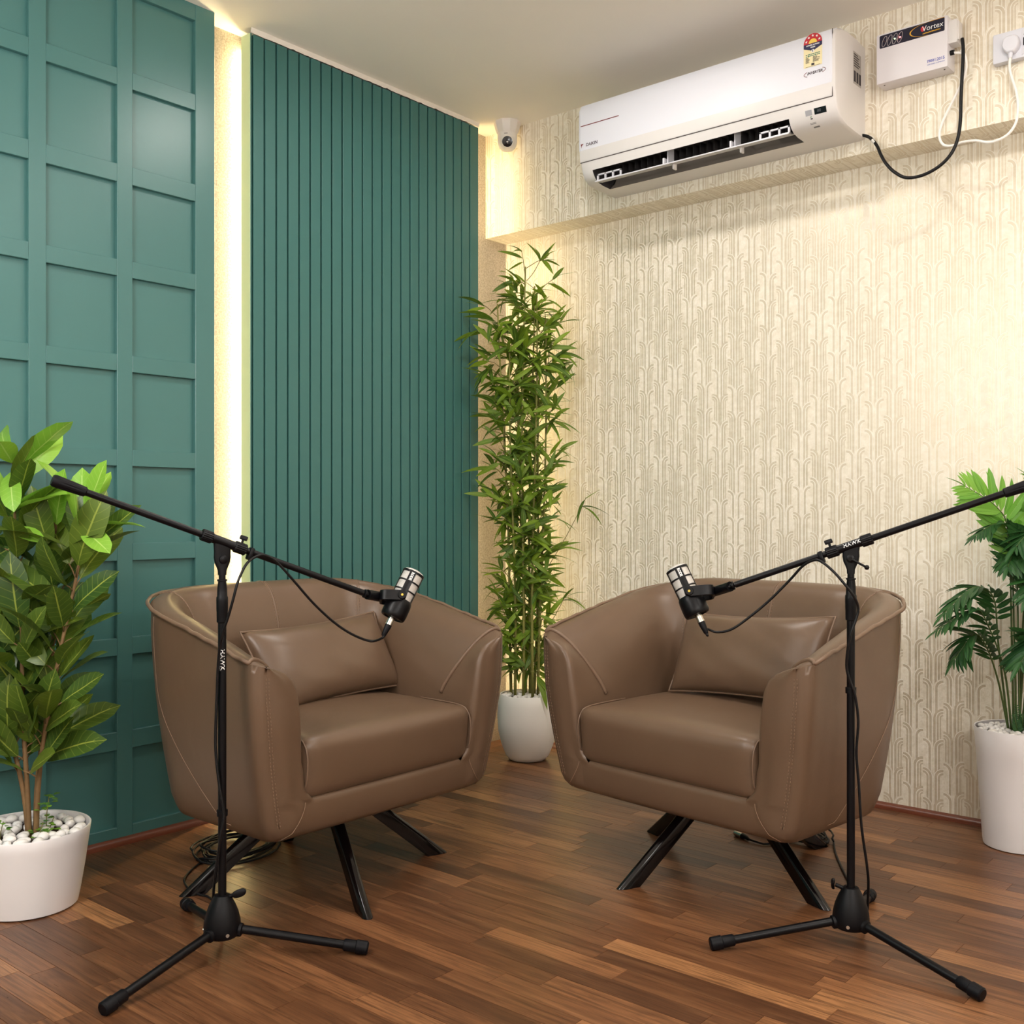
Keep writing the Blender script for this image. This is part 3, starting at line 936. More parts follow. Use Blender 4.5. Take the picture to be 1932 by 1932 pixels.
# ================================================================== MICROPHONE STANDS
VIEW = Vector((0.64787, -0.76175, 0))       # from the seating group towards the viewer
def make_stand(label, c, leg_ang, tail, Q, clip_z, back_len, fwd_len, knob_side, logo_low):
    root = thing('microphone_stand', label, 'microphone stand', (c[0], c[1], 0), 0, 'black boom microphone stands')
    mb = MB()
    prof = [(0.0001, 0.047), (0.034, 0.0445), (0.0405, 0.052), (0.0412, 0.066), (0.0400, 0.080), (0.0355, 0.098), (0.0285, 0.116), (0.0205, 0.131), (0.0175, 0.1365), (0.0100, 0.1375)]
    mb.lathe(prof, 32)
    for a in leg_ang:                                            # leg sockets
        d = Vector((math.cos(a), math.sin(a), -0.16)).normalized()
        p = Vector((0, 0, 0.064)) + d*0.030
        mb.tube([p, p + d*0.014, p + d*0.0165], [0.0155, 0.0150, 0.0115], 18)
    body = mb.build('tripod_base', M['black_plastic'], root, 40)
    for a in leg_ang:
        b = a + PI/3
        d = Vector((math.cos(b), math.sin(b), 0))
        MB().tube([d*0.0395 + Vector((0,0,0.058)), d*0.0425 + Vector((0,0,0.058))], 0.0042, 10).build('screw', M['silver'], body, 40)
    for a in leg_ang:
        d = Vector((math.cos(a), math.sin(a), 0))
        p0 = d*0.030 + Vector((0, 0, 0.061)); p1 = d*0.300 + Vector((0, 0, 0.0175))
        lg = MB().tube([p0, p1], 0.0096, 18).build('leg', M['black_metal'], root, 40)
        ax = (p1-p0).normalized(); q = p1 - ax*0.028
        MB().tube([q, q+ax*0.003, q+ax*0.028, q+ax*0.030, q+ax*0.054, q+ax*0.057], [0.0112, 0.0134, 0.0134, 0.0156, 0.0152, 0.0120], 20).build('rubber_foot', M['rubber'], lg, 40)
    # wing knob on the base
    kd = Vector((math.cos(knob_side), math.sin(knob_side), 0)); side = Vector((-kd.y, kd.x, 0))
    mb = MB().tube([kd*0.012 + Vector((0,0,0.131)), kd*0.034 + Vector((0,0,0.139))], 0.0048, 10)
    la = ((kd*0.85 + side*0.25 + Vector((0, 0, 0.30))) if knob_side > 0 else (side*0.55 + Vector((0, 0, 0.75)))).normalized(); na = side.cross(la).normalized() if knob_side > 0 else kd.cross(la).normalized(); kq = na.cross(la)
    rows = []
    for k in range(11):
        t = -1+2*k/10
        w = 0.0088*math.sqrt(max(0.05, 1-abs(t)**3)); th = 0.0042*(1-0.35*abs(t))
        cpt = kd*(0.040 - 0.002*t*t) + Vector((0, 0, 0.141)) + la*t*0.0165
        rows.append([cpt + kq*p_*th + na*q_*w for p_, q_ in ((-1, -0.7), (-0.4, -1), (0.4, -1), (1, -0.7), (1, 0.7), (0.4, 1), (-0.4, 1), (-1, 0.7))])
    mb.grid(rows, True); mb.add(rows[0], [tuple(range(8))]); mb.add(rows[-1], [tuple(range(7, -1, -1))])
    mb.build('wing_knob', M['black_plastic'], root, 50)
    MB().cyl((0,0,0.10), (0,0,0.760), 0.0093, 20).build('pole', M['black_metal'], root, 40)
    MB().lathe([(0.0094, 0.750), (0.0122, 0.752), (0.0124, 0.775), (0.0128, 0.777), (0.0131, 0.800), (0.0128, 0.808), (0.0112, 0.810), (0.0108, 0.828), (0.0092, 0.842), (0.0092, 0.844), (0.0112, 0.8445), (0.0112, 0.848), (0.0076, 0.8485)], 28).build('height_clutch', M['black_plastic'], root, 40)
    MB().cyl((0,0,0.80), (0,0,0.872), 0.0078, 16).build('inner_tube', M['black_metal'], root, 40)
    MB().lathe([(0.0100, clip_z-0.007), (0.0122, clip_z-0.007), (0.0124, clip_z+0.006), (0.0100, clip_z+0.007)], 24).build('cable_clip', M['black_plastic'], root, 40)
    # boom direction
    c3 = Vector((c[0], c[1], 0)); Ql = Vector(Q)-c3; tl = Vector(tail)-c3
    d = (Ql-tl).normalized()                                     # tail -> microphone
    hor = Vector((d.x, d.y, 0)).normalized(); nrm = Vector((-hor.y, hor.x, 0))
    if nrm.dot(VIEW) < 0: nrm = -nrm
    upb = nrm.cross(d); 
    if upb.z < 0: upb = -upb
    # fan-shaped pivot fork: flat plate swept from the tube up to the boom sleeve
    mb = MB()
    pz = Ql.z
    sec = [(0.858, 0.0088, 0.0088), (0.868, 0.0092, 0.0085), (0.876, 0.0125, 0.0080), (0.886, 0.0170, 0.0075), (0.898, 0.0190, 0.0072), (0.908, 0.0185, 0.0070), (pz-0.004, 0.0200, 0.0070)]
    rows = []
    for z, w, th in sec:
        R = []
        for k in range(20):
            a = 2*PI*k/20
            ca = math.copysign(abs(math.cos(a))**0.6, math.cos(a)); sa = math.copysign(abs(math.sin(a))**0.6, math.sin(a))
            tilt = (d.z/math.hypot(d.x, d.y))*(ca*w)*max(0, (z-0.90)/0.03)
            R.append(hor*(ca*w) + nrm*(sa*th) + Vector((0, 0, z+tilt)))
        rows.append(R)
    mb.grid(rows, True); mb.add(rows[-1], [tuple(range(20))])
    pf = mb.build('pivot_fork', M['black_plastic'], root, 40)
    pc = Vector((0, 0, 0.893))
    MB().tube([pc + nrm*0.004, pc + nrm*0.0115, pc + nrm*0.013], [0.0095, 0.0095, 0.007], 20).build('pivot_bolt', M['black_metal'], pf, 40)
    if logo_low is False:
        p0 = pc + nrm*0.014; e = pc + nrm*0.018 + hor*(-0.036) + Vector((0, 0, -0.019))
        mb = MB().tube([pc - nrm*0.002, pc + nrm*0.018], 0.0045, 12).tube([p0, e], 0.0026, 10)
        mb.lathe([(0.0001,-0.006),(0.004,-0.0046),(0.006,0),(0.004,0.0046),(0.0001,0.006)], 12, Matrix.Translation(e))
        mb.build('pivot_lever', M['black_metal'], root, 40)
    # boom: sleeve, rod, grips, counter end
    s0 = Ql - d*0.046; s1 = Ql + d*0.050
    MB().tube([Ql - d*back_len, Ql + d*fwd_len], 0.0076, 20).build('boom_rod', M['black_metal'], root, 40)
    MB().tube([s0, s1], 0.0104, 22).build('boom_sleeve', M['black_metal'], root, 40)
    for e0, e1 in ((s0 - d*0.004, s0 + d*0.022), (s1 - d*0.020, s1 + d*0.008)):
        mb = MB(); nn = 36; rows = []
        a1 = nrm; b1 = d.cross(nrm)
        for t, rr in ((0, 0.0118), (0.06, 0.0136), (0.94, 0.0136), (1, 0.0118)):
            p = e0.lerp(e1, t)
            rows.append([p + (a1*math.cos(2*PI*k/nn) + b1*math.sin(2*PI*k/nn))*(rr - (0.0009 if k % 2 else 0)) for k in range(nn)])
        mb.grid(rows, True); mb.add(rows[0], [tuple(range(nn-1, -1, -1))]); mb.add(rows[-1], [tuple(range(nn))])
        mb.build('boom_grip', M['black_plastic'], root, 30)
    # thumb screw standing up from the front grip
    sp_ = s1 - d*0.006
    mb = MB().tube([sp_ + upb*0.010, sp_ + upb*0.021], 0.0030, 10)
    mb.cbox(-0.0092, 0.0092, -0.0042, 0.0042, 0.0, 0.0105, 0.0022, axes(sp_ + upb*0.0195, (d*0.94+nrm*0.34).normalized(), upb.cross((d*0.94+nrm*0.34).normalized()), upb))
    mb.build('thumb_screw', M['black_plastic'], root, 40)
    MB().cbox(-0.0055, 0.0055, -0.0102, 0.0102, -0.0185, 0.0105, 0.003, axes(s1 + d*0.021, d, nrm, upb)).build('boom_cable_clip', M['black_plastic'], root, 40)
    # ribbed counterweight grip at the tail
    e = Ql - d*back_len
    mb = MB(); rows = []; nn = 32
    a1 = nrm; b1 = d.cross(nrm)
    for t, rr in ((0.062, 0.0085), (0.060, 0.0105), (0.052, 0.0112), (0.030, 0.0122), (0.006, 0.0132), (-0.004, 0.0132), (-0.009, 0.0112), (-0.010, 0.0)):
        p = e + d*t
        rows.append([p + (a1*math.cos(2*PI*k/nn) + b1*math.sin(2*PI*k/nn))*max(0.0001, rr - (0.0010 if (k % 4 == 0 and 0 < t < 0.055) else 0)) for k in range(nn)])
    mb.grid(rows, True)
    mb.build('tail_grip', M['rubber'], root, 30)
    # threaded tip with a lock ring
    t0 = Ql + d*fwd_len
    MB().tube([t0, t0 + d*0.018], 0.0052, 14).tube([t0 + d*0.002, t0 + d*0.0032, t0 + d*0.0055, t0 + d*0.0065], [0.0080, 0.0108, 0.0108, 0.0080], 20).tube([t0 + d*0.009, t0 + d*0.0105, t0 + d*0.012], [0.0062, 0.0072, 0.0062], 16).build('threaded_tip', M['black_metal'], root, 40)
    # maker's name
    vx = (-nrm).cross(Vector((0, 0, 1)))
    if logo_low:
        v = VIEW.normalized(); right = Vector((0.76175, 0.64787, 0))
        # lettering runs down the pole and curves round its front
        for txt, sz, off, z, yy in (('HAWK', 0.0125, 0.0, 0.668, 0.0030), ('TOTAL MUSIC SOLUTION', 0.0044, 0.0, 0.668, -0.0055)):
            Mx = axes(v*0.0097 + Vector((0, 0, z)), Vector((0,0,-1)), right, v)
            o = text_mesh(txt, sz, M['white_print'], 'lettering', root, None, 'CENTER', 0.0001, 0, 1.22 if sz > 0.01 else 0.95, 0.0004 if sz > 0.01 else 0.0)
            for q in o.data.vertices:
                a = (q.co.y + yy)/0.0097
                p = v*(math.cos(a)*(0.0095+q.co.z)) + right*(math.sin(a)*(0.0095+q.co.z)) + Vector((0, 0, z - q.co.x))
                q.co = p
    else:
        dd = -d                                                # reads towards the tail
        n2 = (nrm*0.94 + upb*0.34).normalized(); y2 = n2.cross(dd)
        o = text_mesh('HAWK', 0.0115, M['white_print'], 'lettering', root, None, 'CENTER', 0.0001, 0, 1.15, 0.0003)
        for q in o.data.vertices:
            a = q.co.y/0.0106
            q.co = Ql - d*0.004 + dd*q.co.x + (n2*math.cos(a) + y2*math.sin(a))*(0.0106+q.co.z)
    return root, d, Ql + c3 + d*fwd_len

ang = lambda *a: [math.radians(x) for x in a]
stand_l, dL, tipL = make_stand('black boom microphone stand before the left armchair, white lettering on its pole', (-2.032, 1.380), ang(-78.4, 41.6, 161.6), (-2.1314, 1.036, 1.0669), (-2.032, 1.380, 0.933), 0.322, 0.372, 0.372, math.radians(38), True)
stand_r, dR, tipR = make_stand('black boom microphone stand before the right armchair, white lettering on its boom', (-0.971, 2.346), ang(-136.2, -16.1, 103.9), (-0.6298, 2.4575, 1.0553), (-0.971, 2.346, 0.923), 0.590, 0.402, 0.282, math.radians(-155), False)

# ================================================================== MICROPHONES
def make_mesh_mat():
    m = bpy.data.materials.new('woven_steel_grille'); m.use_nodes = True
    t = NT(m); b = m.node_tree.nodes['Principled BSDF']
    x, y, z = t.sep(t.coord('Object'))[0:3]
    a = t.m('MULTIPLY', t.m('ARCTAN2', y, x), 0.0225)
    k = 2*PI/0.0026
    p = t.m('SINE', t.m('MULTIPLY', t.m('ADD', a, z), k)); q = t.m('SINE', t.m('MULTIPLY', t.m('SUBTRACT', a, z), k))
    h = t.m('MULTIPLY', p, q)
    c = t.mix(t.m('GREATER_THAN', h, 0.25), lin(232, 228, 222), lin(96, 90, 88))
    t.put(b.inputs['Base Color'], c)
    b.inputs['Metallic'].default_value = 0.15; b.inputs['Roughness'].default_value = 0.38
    t.put(b.inputs['Normal'], t.bump(h, 0.3, 0.0006))
    return m
M['grille'] = make_mesh_mat()
def make_mic(label, pivot, axis, tip, boom_d):
    z = Vector(axis).normalized()
    f = VIEW - z*VIEW.dot(z); f.normalize()                      # pivot knob faces the viewer
    xa = f.cross(z)                                              # x,y,z right handed: x = y cross z with y = f
    base = Vector(pivot) - f*0.031                               # centre of the body at pivot height
    root = bpy.data.objects.new('podcast_microphone', None); root.empty_display_size = 0.05; C.objects.link(root)
    tag(root, label, 'microphone', 'black podcast microphones')
    MS = 1.17
    root.matrix_world = axes(base, xa, f, z) @ Matrix.Scale(MS, 4)
    inv = (axes(base, xa, f, z) @ Matrix.Scale(MS, 4)).inverted()
    # grille, cage of rings and bars, lower cup
    MB().lathe([(0.0222, -0.012), (0.0222, 0.058), (0.0205, 0.0625), (0.014, 0.0650), (0.0001, 0.0658)], 40).build('grille', M['grille'], root, 50)
    cage = MB()
    for z0, z1 in ((0.0545, 0.0600), (0.0335, 0.0375), (0.0130, 0.0165)):
        cage.lathe([(0.0218, z0), (0.0242, z0+0.0006), (0.0242, z1-0.0006), (0.0218, z1)], 40)
    for k in range(4):
        a = PI/2 + PI/2*k
        R = []
        for zz in (-0.014, 0.0, 0.0165, 0.0375, 0.058):
            hw = 0.0072 if zz > 0.01 else 0.0095
            row = []
            for u in (-1, -0.5, 0, 0.5, 1):
                b = a + u*hw/0.0236
                row.append(Vector((0.0238*math.cos(b), 0.0238*math.sin(b), zz)))
            R.append(row)
        cage.grid(R)
    cage.build('cage', M['black_metal'], root, 40)
    MB().lathe([(0.0236, -0.004), (0.0258, -0.008), (0.0270, -0.016), (0.0275, -0.036), (0.0268, -0.044), (0.0246, -0.0475), (0.0205, -0.0480), (0.0195, -0.0450), (0.0001, -0.0450)], 40).build('body', M['black_metal'], root, 40)
    for k in range(3):
        a = PI/3 + 2*PI*k/3
        MB().cyl((0.0145*math.cos(a), 0.0145*math.sin(a), -0.0452), (0.0145*math.cos(a), 0.0145*math.sin(a), -0.0464), 0.0018, 8).build('screw', M['silver'], root)
    for s in (1, -1):
        kb = MB().tube([Vector((0, s*0.021, 0)), Vector((0, s*0.0330, 0)), Vector((0, s*0.0345, 0))], [0.0092, 0.0092, 0.0080], 24).build('pivot_knob', M['black_plastic'], root, 40)
        MB().tube([Vector((0, s*0.0340, 0)), Vector((0, s*0.0350, 0))], 0.0025, 12).build('pivot_pin', M['gold'], kb, 40)
    # swing mount: U-shaped yoke and the threaded barrel that takes the boom
    tl = inv @ Vector(tip); bd = (inv.to_3x3() @ Vector(boom_d)).normalized()
    dirv = Vector((tl.x, 0, tl.z)); L = max(0.045, min(0.060, dirv.length*0.55)); dv = dirv.normalized(); wv = Vector((-dv.z, 0, dv.x))
    path = []
    for k in range(25):
        a = -PI/2 + PI*k/24
        sy = math.copysign(abs(math.sin(a))**0.35, math.sin(a))*0.0295; t = abs(math.cos(a))**0.35*(L)
        path.append((t, sy))
    rows = []
    for k, (t, sy) in enumerate(path):
        if k == 0: tx, ty = 1, 0
        elif k == len(path)-1: tx, ty = -1, 0
        else:
            tx = path[k+1][0]-path[k-1][0]; ty = path[k+1][1]-path[k-1][1]
        n = math.hypot(tx, ty); nx, ny = -ty/n, tx/n
        h = 0.0110
        P = dv*t + Vector((0, sy, 0)); nn = dv*nx + Vector((0, ny, 0))
        rows.append([P + nn*0.0022 + wv*h, P + nn*0.0022 - wv*h, P - nn*0.0022 - wv*h, P - nn*0.0022 + wv*h])
    mb = MB().grid(rows, True); mb.add(rows[0], [(0,1,2,3)]); mb.add(rows[-1], [(3,2,1,0)])
    bevel(mb.build('yoke', M['black_metal'], root, 50, weld=0.00001, flip_fix=True), 0.001, 2, 50)
    MB().tube([dv*L*0.99, tl + bd*0.0105], 0.0105, 22).build('thread_barrel', M['black_metal'], root, 40)
    # printed maker's name on the upper bar facing the viewer
    o = text_mesh('RODE', 0.0082, M['white_print'], 'lettering', root, None, 'CENTER', 0.0001, 0, 0.85, 0.0004)
    for q in o.data.vertices:
        a = PI/2 + q.co.y/0.0243
        q.co = Vector(((0.0241+q.co.z)*math.cos(a), (0.0241+q.co.z)*math.sin(a), 0.0462 - q.co.x))
    return root, base, z

mic_l, bL, zL = make_mic('black caged microphone on the left boom, tilted right before the slatted panel', (-1.880, 1.793, 0.795), (0.1109, 0.4902, 0.8645), tipL, dL)
mic_r, bR, zR = make_mic('black caged microphone on the right boom, tilted left before the cream wallpaper', (-1.327, 2.225, 0.806), (-0.4785, -0.0048, 0.8781), tipR, dR)

# ================================================================== CABLES
def make_cable(label, base, zax, air, floor_in, coil):
    root = thing('microphone_cable', label, 'cable', (0, 0, 0), 0, 'black microphone cables')
    p0 = base - zax*0.0527
    MB().tube([p0 + zax*0.006, p0 - zax*0.004, p0 - zax*0.0045, p0 - zax*0.018, p0 - zax*0.020, p0 - zax*0.0225], [0.0082, 0.0082, 0.0088, 0.0088, 0.0092, 0.0092], 20).build('plug_shell', M['silver'], root, 40)
    q = p0 - zax*0.0225
    MB().tube([q, q - zax*0.003, q - zax*0.014, q - zax*0.028, q - zax*0.031], [0.0080, 0.0088, 0.0076, 0.0058, 0.0044], 18).build('plug_boot', M['rubber'], root, 40)
    pts = [q - zax*0.026, q - zax*0.036] + [Vector(p) for p in air]
    pts += [Vector(p) for p in floor_in]
    P = smooth_path(pts, 5) + coil
    MB().tube(P, 0.0031, 8).build('cord', M['cable'], root, 180)
    return root
random.seed(21)
def coil(cx, cy, rx, ry, rot, turns, jit, z0=0.004, start=0.0, squash=1.0):
    out = []; n = turns*22
    ph = [random.uniform(-jit, jit) for _ in range(turns+2)]; px = [random.uniform(-jit, jit) for _ in range(turns+2)]; zz = [random.uniform(0, 0.030) for _ in range(turns+2)]; sc = [random.uniform(0.62, 1.08) for _ in range(turns+2)]
    for k in range(n):
        t = k/22; i = int(t); u = t-i; u = u*u*(3-2*u)
        f = lambda A: A[i]*(1-u)+A[i+1]*u
        a = start + 2*PI*t
        x = rx*math.cos(a)*f(sc) + f(ph); y = ry*math.sin(a)*f(sc) + f(px)
        out.append(Vector((cx + x*math.cos(rot) - y*math.sin(rot), cy + x*math.sin(rot) + y*math.cos(rot), z0 + 0.002*(t % 3) + f(zz)*(0.5+0.5*math.sin(a*1.0+i)))))
    return out
airL = [(-1.951,1.754,0.68),(-1.963,1.705,0.7),(-1.974,1.656,0.733),(-1.981,1.597,0.784),(-1.983,1.543,0.838),(-1.987,1.5,0.881),(-1.985,1.469,0.898),(-1.984,1.444,0.901),(-1.979,1.409,0.885),(-1.976,1.384,0.848),(-1.981,1.374,0.807),(-1.994,1.369,0.765),(-2.009,1.363,0.723),(-2.025,1.365,0.663),(-2.031,1.365,0.579),(-2.033,1.363,0.484),(-2.028,1.364,0.426),(-2.020,1.366,0.379),(-2.012,1.371,0.326),(-2.014,1.366,0.285),(-2.024,1.364,0.236),(-2.035,1.364,0.185),(-2.056,1.373,0.132),(-2.085,1.395,0.06),(-2.12,1.44,0.012),(-2.21,1.51,0.0045)]
floorL = [(-2.347,1.558,0.004),(-2.395,1.553,0.004),(-2.455,1.562,0.004),(-2.518,1.59,0.004),(-2.563,1.635,0.004),(-2.595,1.68,0.004),(-2.623,1.74,0.004)]
coilL = coil(-2.640, 1.848, 0.115, 0.150, 0.3, 9, 0.035, start=-1.7)
make_cable('black microphone cable from the left boom to a tangle under the left armchair', bL, zL, airL, floorL, coilL)
airR = [(-1.301,2.267,0.713),(-1.278,2.273,0.707),(-1.241,2.279,0.716),(-1.197,2.29,0.749),(-1.152,2.302,0.79),(-1.105,2.31,0.839),(-1.07,2.306,0.874),(-1.042,2.303,0.888),(-1.02,2.296,0.886),(-0.991,2.294,0.865),(-0.967,2.296,0.839),(-0.949,2.31,0.809),(-0.945,2.325,0.781),(-0.950,2.322,0.754),(-0.958,2.315,0.724),(-0.966,2.316,0.687),(-0.971,2.322,0.644),(-0.964,2.328,0.609),(-0.956,2.333,0.582),(-0.951,2.34,0.522),(-0.957,2.344,0.449),(-0.953,2.348,0.376),(-0.949,2.354,0.277),(-0.944,2.372,0.188),(-0.948,2.392,0.13),(-0.965,2.42,0.04),(-1.0,2.47,0.006),(-1.05,2.56,0.004),(-1.11,2.69,0.004)]
floorR = [(-1.166,2.782,0.004),(-1.217,2.864,0.004),(-1.269,2.953,0.004),(-1.314,3.045,0.004)]
coilR = coil(-1.470, 3.055, 0.165, 0.085, -0.35, 7, 0.020, start=0.2)
make_cable('black microphone cable from the right boom to loops under the right armchair', bR, zR, airR, floorR, coilR)
# spare plug of the right cable lying on the floor
sp_ = thing('cable_plug', 'silver and black cable plug lying on the floor under the right armchair', 'cable plug', (-1.545, 2.905, 0.0085))
MB().tube([(-0.03, 0.012, 0), (0.0, 0, 0)], 0.0082, 16).build('plug_shell', M['silver'], sp_, 40)
MB().tube([(0.0, 0, 0), (0.018, -0.008, 0), (0.03, -0.014, -0.002)], [0.0085, 0.0065, 0.0040], 14).tube([(0.03, -0.014, -0.002), (0.08, -0.02, -0.004), (0.12, 0.02, -0.004)], 0.003, 8).build('plug_boot', M['rubber'], sp_, 40)
# ================================================================== AIR CONDITIONER on the beam
AX0 = -2.353; AX1 = -1.353; AZ = 2.225
ac = thing('air_conditioner', 'white wall-mounted split air conditioner on the papered beam', 'air conditioner', ((AX0+AX1)/2, Y_BEAM, AZ))
HWA = 0.5
def acp(x, o, z): return Vector((x, -o, z))                      # o = distance out from the beam
front = [(0.0, 0.305), (0.08, 0.310), (0.150, 0.309), (0.195, 0.303), (0.222, 0.290), (0.2325, 0.272)]
low = [(0.2285, 0.081), (0.226, 0.072), (0.220, 0.052), (0.2130, 0.036), (0.2000, 0.020), (0.180, 0.009), (0.150, 0.004), (0.08, 0.001), (0.0, 0.0)]
mid = [(0.2335, 0.250), (0.2335, 0.110)]
full = front + mid + low
def loft(mb, secs):
    mb.grid([[acp(x, o, z) for o, z in s] for x, s in secs], False)
mb = MB()
def shrink(s, k): return [(o*k if o > 0.02 else o, 0.155+(z-0.155)*(1-(1-k)*0.6)) for o, z in s]
OX0 = -HWA+0.052; OX1 = HWA-0.165                                # outlet from OX0 to OX1
# left block, right block and the lips above and below the outlet
loft(mb, [(-HWA, shrink(full, 0.955)), (-HWA+0.004, shrink(full, 0.985)), (-HWA+0.012, full), (OX0, full)])
loft(mb, [(OX1, full), (HWA-0.012, full), (HWA-0.004, shrink(full, 0.985)), (HWA, shrink(full, 0.955))])
upper = front + mid + low[:3] + [(0.2180, 0.047)]
lower = [(0.104, 0.0022), (0.08, 0.001), (0.0, 0.0)]
loft(mb, [(OX0, upper), (OX1, upper)]); loft(mb, [(OX0, lower), (OX1, lower)])
for x, s in ((-HWA, shrink(full, 0.955)), (HWA, shrink(full, 0.955))):
    mb.add([acp(x, o, z) for o, z in s], [tuple(range(len(s)))])
mb.build('casing', M['ac_cream'], ac, 35, weld=0.0003, flip_fix=True)
# duct inside the outlet
duct = [(0.2180, 0.047), (0.150, 0.078), (0.085, 0.085), (0.055, 0.062)]
mb = MB(); loft(mb, [(OX0, duct), (OX1, duct)])
for x in (OX0, OX1):
    P = [(0.2180, 0.047), (0.150, 0.078), (0.085, 0.085), (0.055, 0.062), (0.104, 0.0022), (0.150, 0.004), (0.180, 0.009), (0.200, 0.020), (0.213, 0.036)]
    mb.add([acp(x, o, z) for o, z in P], [tuple(range(len(P)))])
mb.build('duct', M['ac_dark'], ac, 30)
mb = MB(); loft(mb, [(OX0, [(0.055, 0.062), (0.070, 0.034), (0.104, 0.0022)]), (OX1, [(0.055, 0.062), (0.070, 0.034), (0.104, 0.0022)])])
mb.build('duct_floor', M['ac_duct'], ac, 30)
# upright air vanes deep in the duct
for i in range(28):
    x = OX0 + 0.02 + (OX1-OX0-0.04)*i/27
    MB().box(x-0.001, x+0.001, -0.130, -0.092, 0.048, 0.086).build('vane', M['ac_dark'], ac)
# glossy front panel with a rounded outline
pf = [(0.1985, 0.3045), (0.2245, 0.2925), (0.2362, 0.272), (0.2372, 0.250), (0.2372, 0.135), (0.2355, 0.122)]
mb = MB(); secs = []
for k in range(7):
    a = PI/2*k/6; e = 0.014*(1-math.sin(a)); dz = 0.014*(1-math.cos(a))
    pass
for x, k in ((-HWA+0.001, 0.985), (-HWA+0.006, 0.997), (-HWA+0.012, 1.0), (HWA-0.022, 1.0), (HWA-0.016, 0.997), (HWA-0.012, 0.985)):
    secs.append((x, [(o*k, z) for o, z in pf]))
loft(mb, secs)
mb.add([acp(secs[0][0], o, z) for o, z in secs[0][1]] + [acp(secs[0][0], 0.20, 0.122)], [tuple(range(7))])
mb.add([acp(secs[-1][0], o, z) for o, z in secs[-1][1]] + [acp(secs[-1][0], 0.20, 0.122)], [tuple(range(7))])
panel = mb.build('front_panel', M['ac_white'], ac, 35)
# sloping lip below the panel and the seam under it
lipf = [(0.2355, 0.122), (0.2322, 0.088), (0.2300, 0.0815)]
mb = MB(); loft(mb, [(-HWA+0.003, [(o*0.99, z) for o, z in lipf]), (-HWA+0.012, lipf), (HWA-0.022, lipf), (HWA-0.012, [(o*0.985, z) for o, z in lipf])])
mb.build('panel_lip', M['ac_cream'], ac, 40)
MB().box(-HWA+0.004, HWA-0.014, -0.2302, -0.2270, 0.0785, 0.0802).box(HWA-0.0125, HWA-0.0115, -0.2330, -0.2290, 0.0785, 0.29).build('panel_seam', M['dark_line'], ac)
# main louvre: a thin pale blade with little frames at both ends and two hinge clips
mb = MB()
bl = [(0.2085, 0.0035), (0.2085, 0.0075), (0.165, 0.0170), (0.160, 0.0130)]
loft(mb, [(OX0+0.004, bl+[bl[0]]), (OX1-0.004, bl+[bl[0]])])
lv = mb.build('louvre', M['ac_grey'], ac, 30, flip_fix=True)
for x0 in (OX0+0.010, OX1-0.112):
    mb = MB()
    for k in range(4):
        xx = x0 + 0.034*k
        mb.box(xx, xx+0.006, -0.204, -0.198, 0.0065, 0.032)
    mb.box(x0, x0+0.108, -0.204, -0.198, 0.0275, 0.0325).box(x0, x0+0.108, -0.205, -0.196, 0.0065, 0.0105)
    mb.build('end_frame', M['ac_grey'], lv)
for x in (OX0+0.30, OX0+0.565):
    MB().cbox(x-0.004, x+0.004, -0.206, -0.186, 0.004, 0.030, 0.002).box(x+0.006, x+0.010, -0.19, -0.15, 0.014, 0.078).build('hinge_clip', M['ac_grey'], lv, 40)
    MB().cbox(x+0.020, x+0.028, -0.180, -0.158, -0.008, 0.014, 0.003).build('support_pin', M['ac_cream'], ac, 40)
# marks on the front
MF = lambda x, z, o=0.2376: axes(acp(x, o, z), (1,0,0), (0,0,1), (0,-1,0))
MB().box(-HWA+0.012, -HWA+0.183, -0.2378, -0.2374, 0.2105, 0.2135).build('maroon_line', M['red_line'], ac)
M['logo_grey'] = mat('dark_grey_print', lin(70, 55, 60), 0.5)
text_mesh('DAIKIN', 0.0165, M['logo_grey'], 'lettering', ac, MF(-HWA+0.062, 0.1385), 'CENTER', 0.0001, 0.1, 0.95, 0.0003)
MB().add([acp(-HWA+0.0125, 0.2379, 0.1455), acp(-HWA+0.0265, 0.2379, 0.1455), acp(-HWA+0.0175, 0.2379, 0.1395), acp(-HWA+0.0155, 0.2379, 0.1295)], [(0,1,2,3)]).build('logo_mark', M['red_line'], ac)
text_mesh('INVERTER', 0.0115, M['logo_grey'], 'lettering', ac, MF(HWA-0.068, 0.166), 'CENTER', 0.0001, 0.3, 1.0, 0.0004)
mb = MB()
for a0, a1 in ((2.35, 3.95), (-0.78, 0.78)):
    P = [acp(HWA-0.068 + 0.036*math.cos(a0+(a1-a0)*k/16), 0.2377, 0.166 + 0.0100*math.sin(a0+(a1-a0)*k/16)+0.002*math.cos(a0+(a1-a0)*k/16)) for k in range(17)]
    mb.tube(P, 0.0008, 5)
for cx in ():
    P = [acp(HWA-0.068 + cx*0.0345 + 0.0035*cx*math.cos(-1.3+2.6*k/8), 0.2377, 0.166 + 0.006*math.sin(-1.3+2.6*k/8)) for k in range(9)]
    mb.tube(P, 0.0012, 5)
mb.build('logo_ring', M['red_line'], ac)
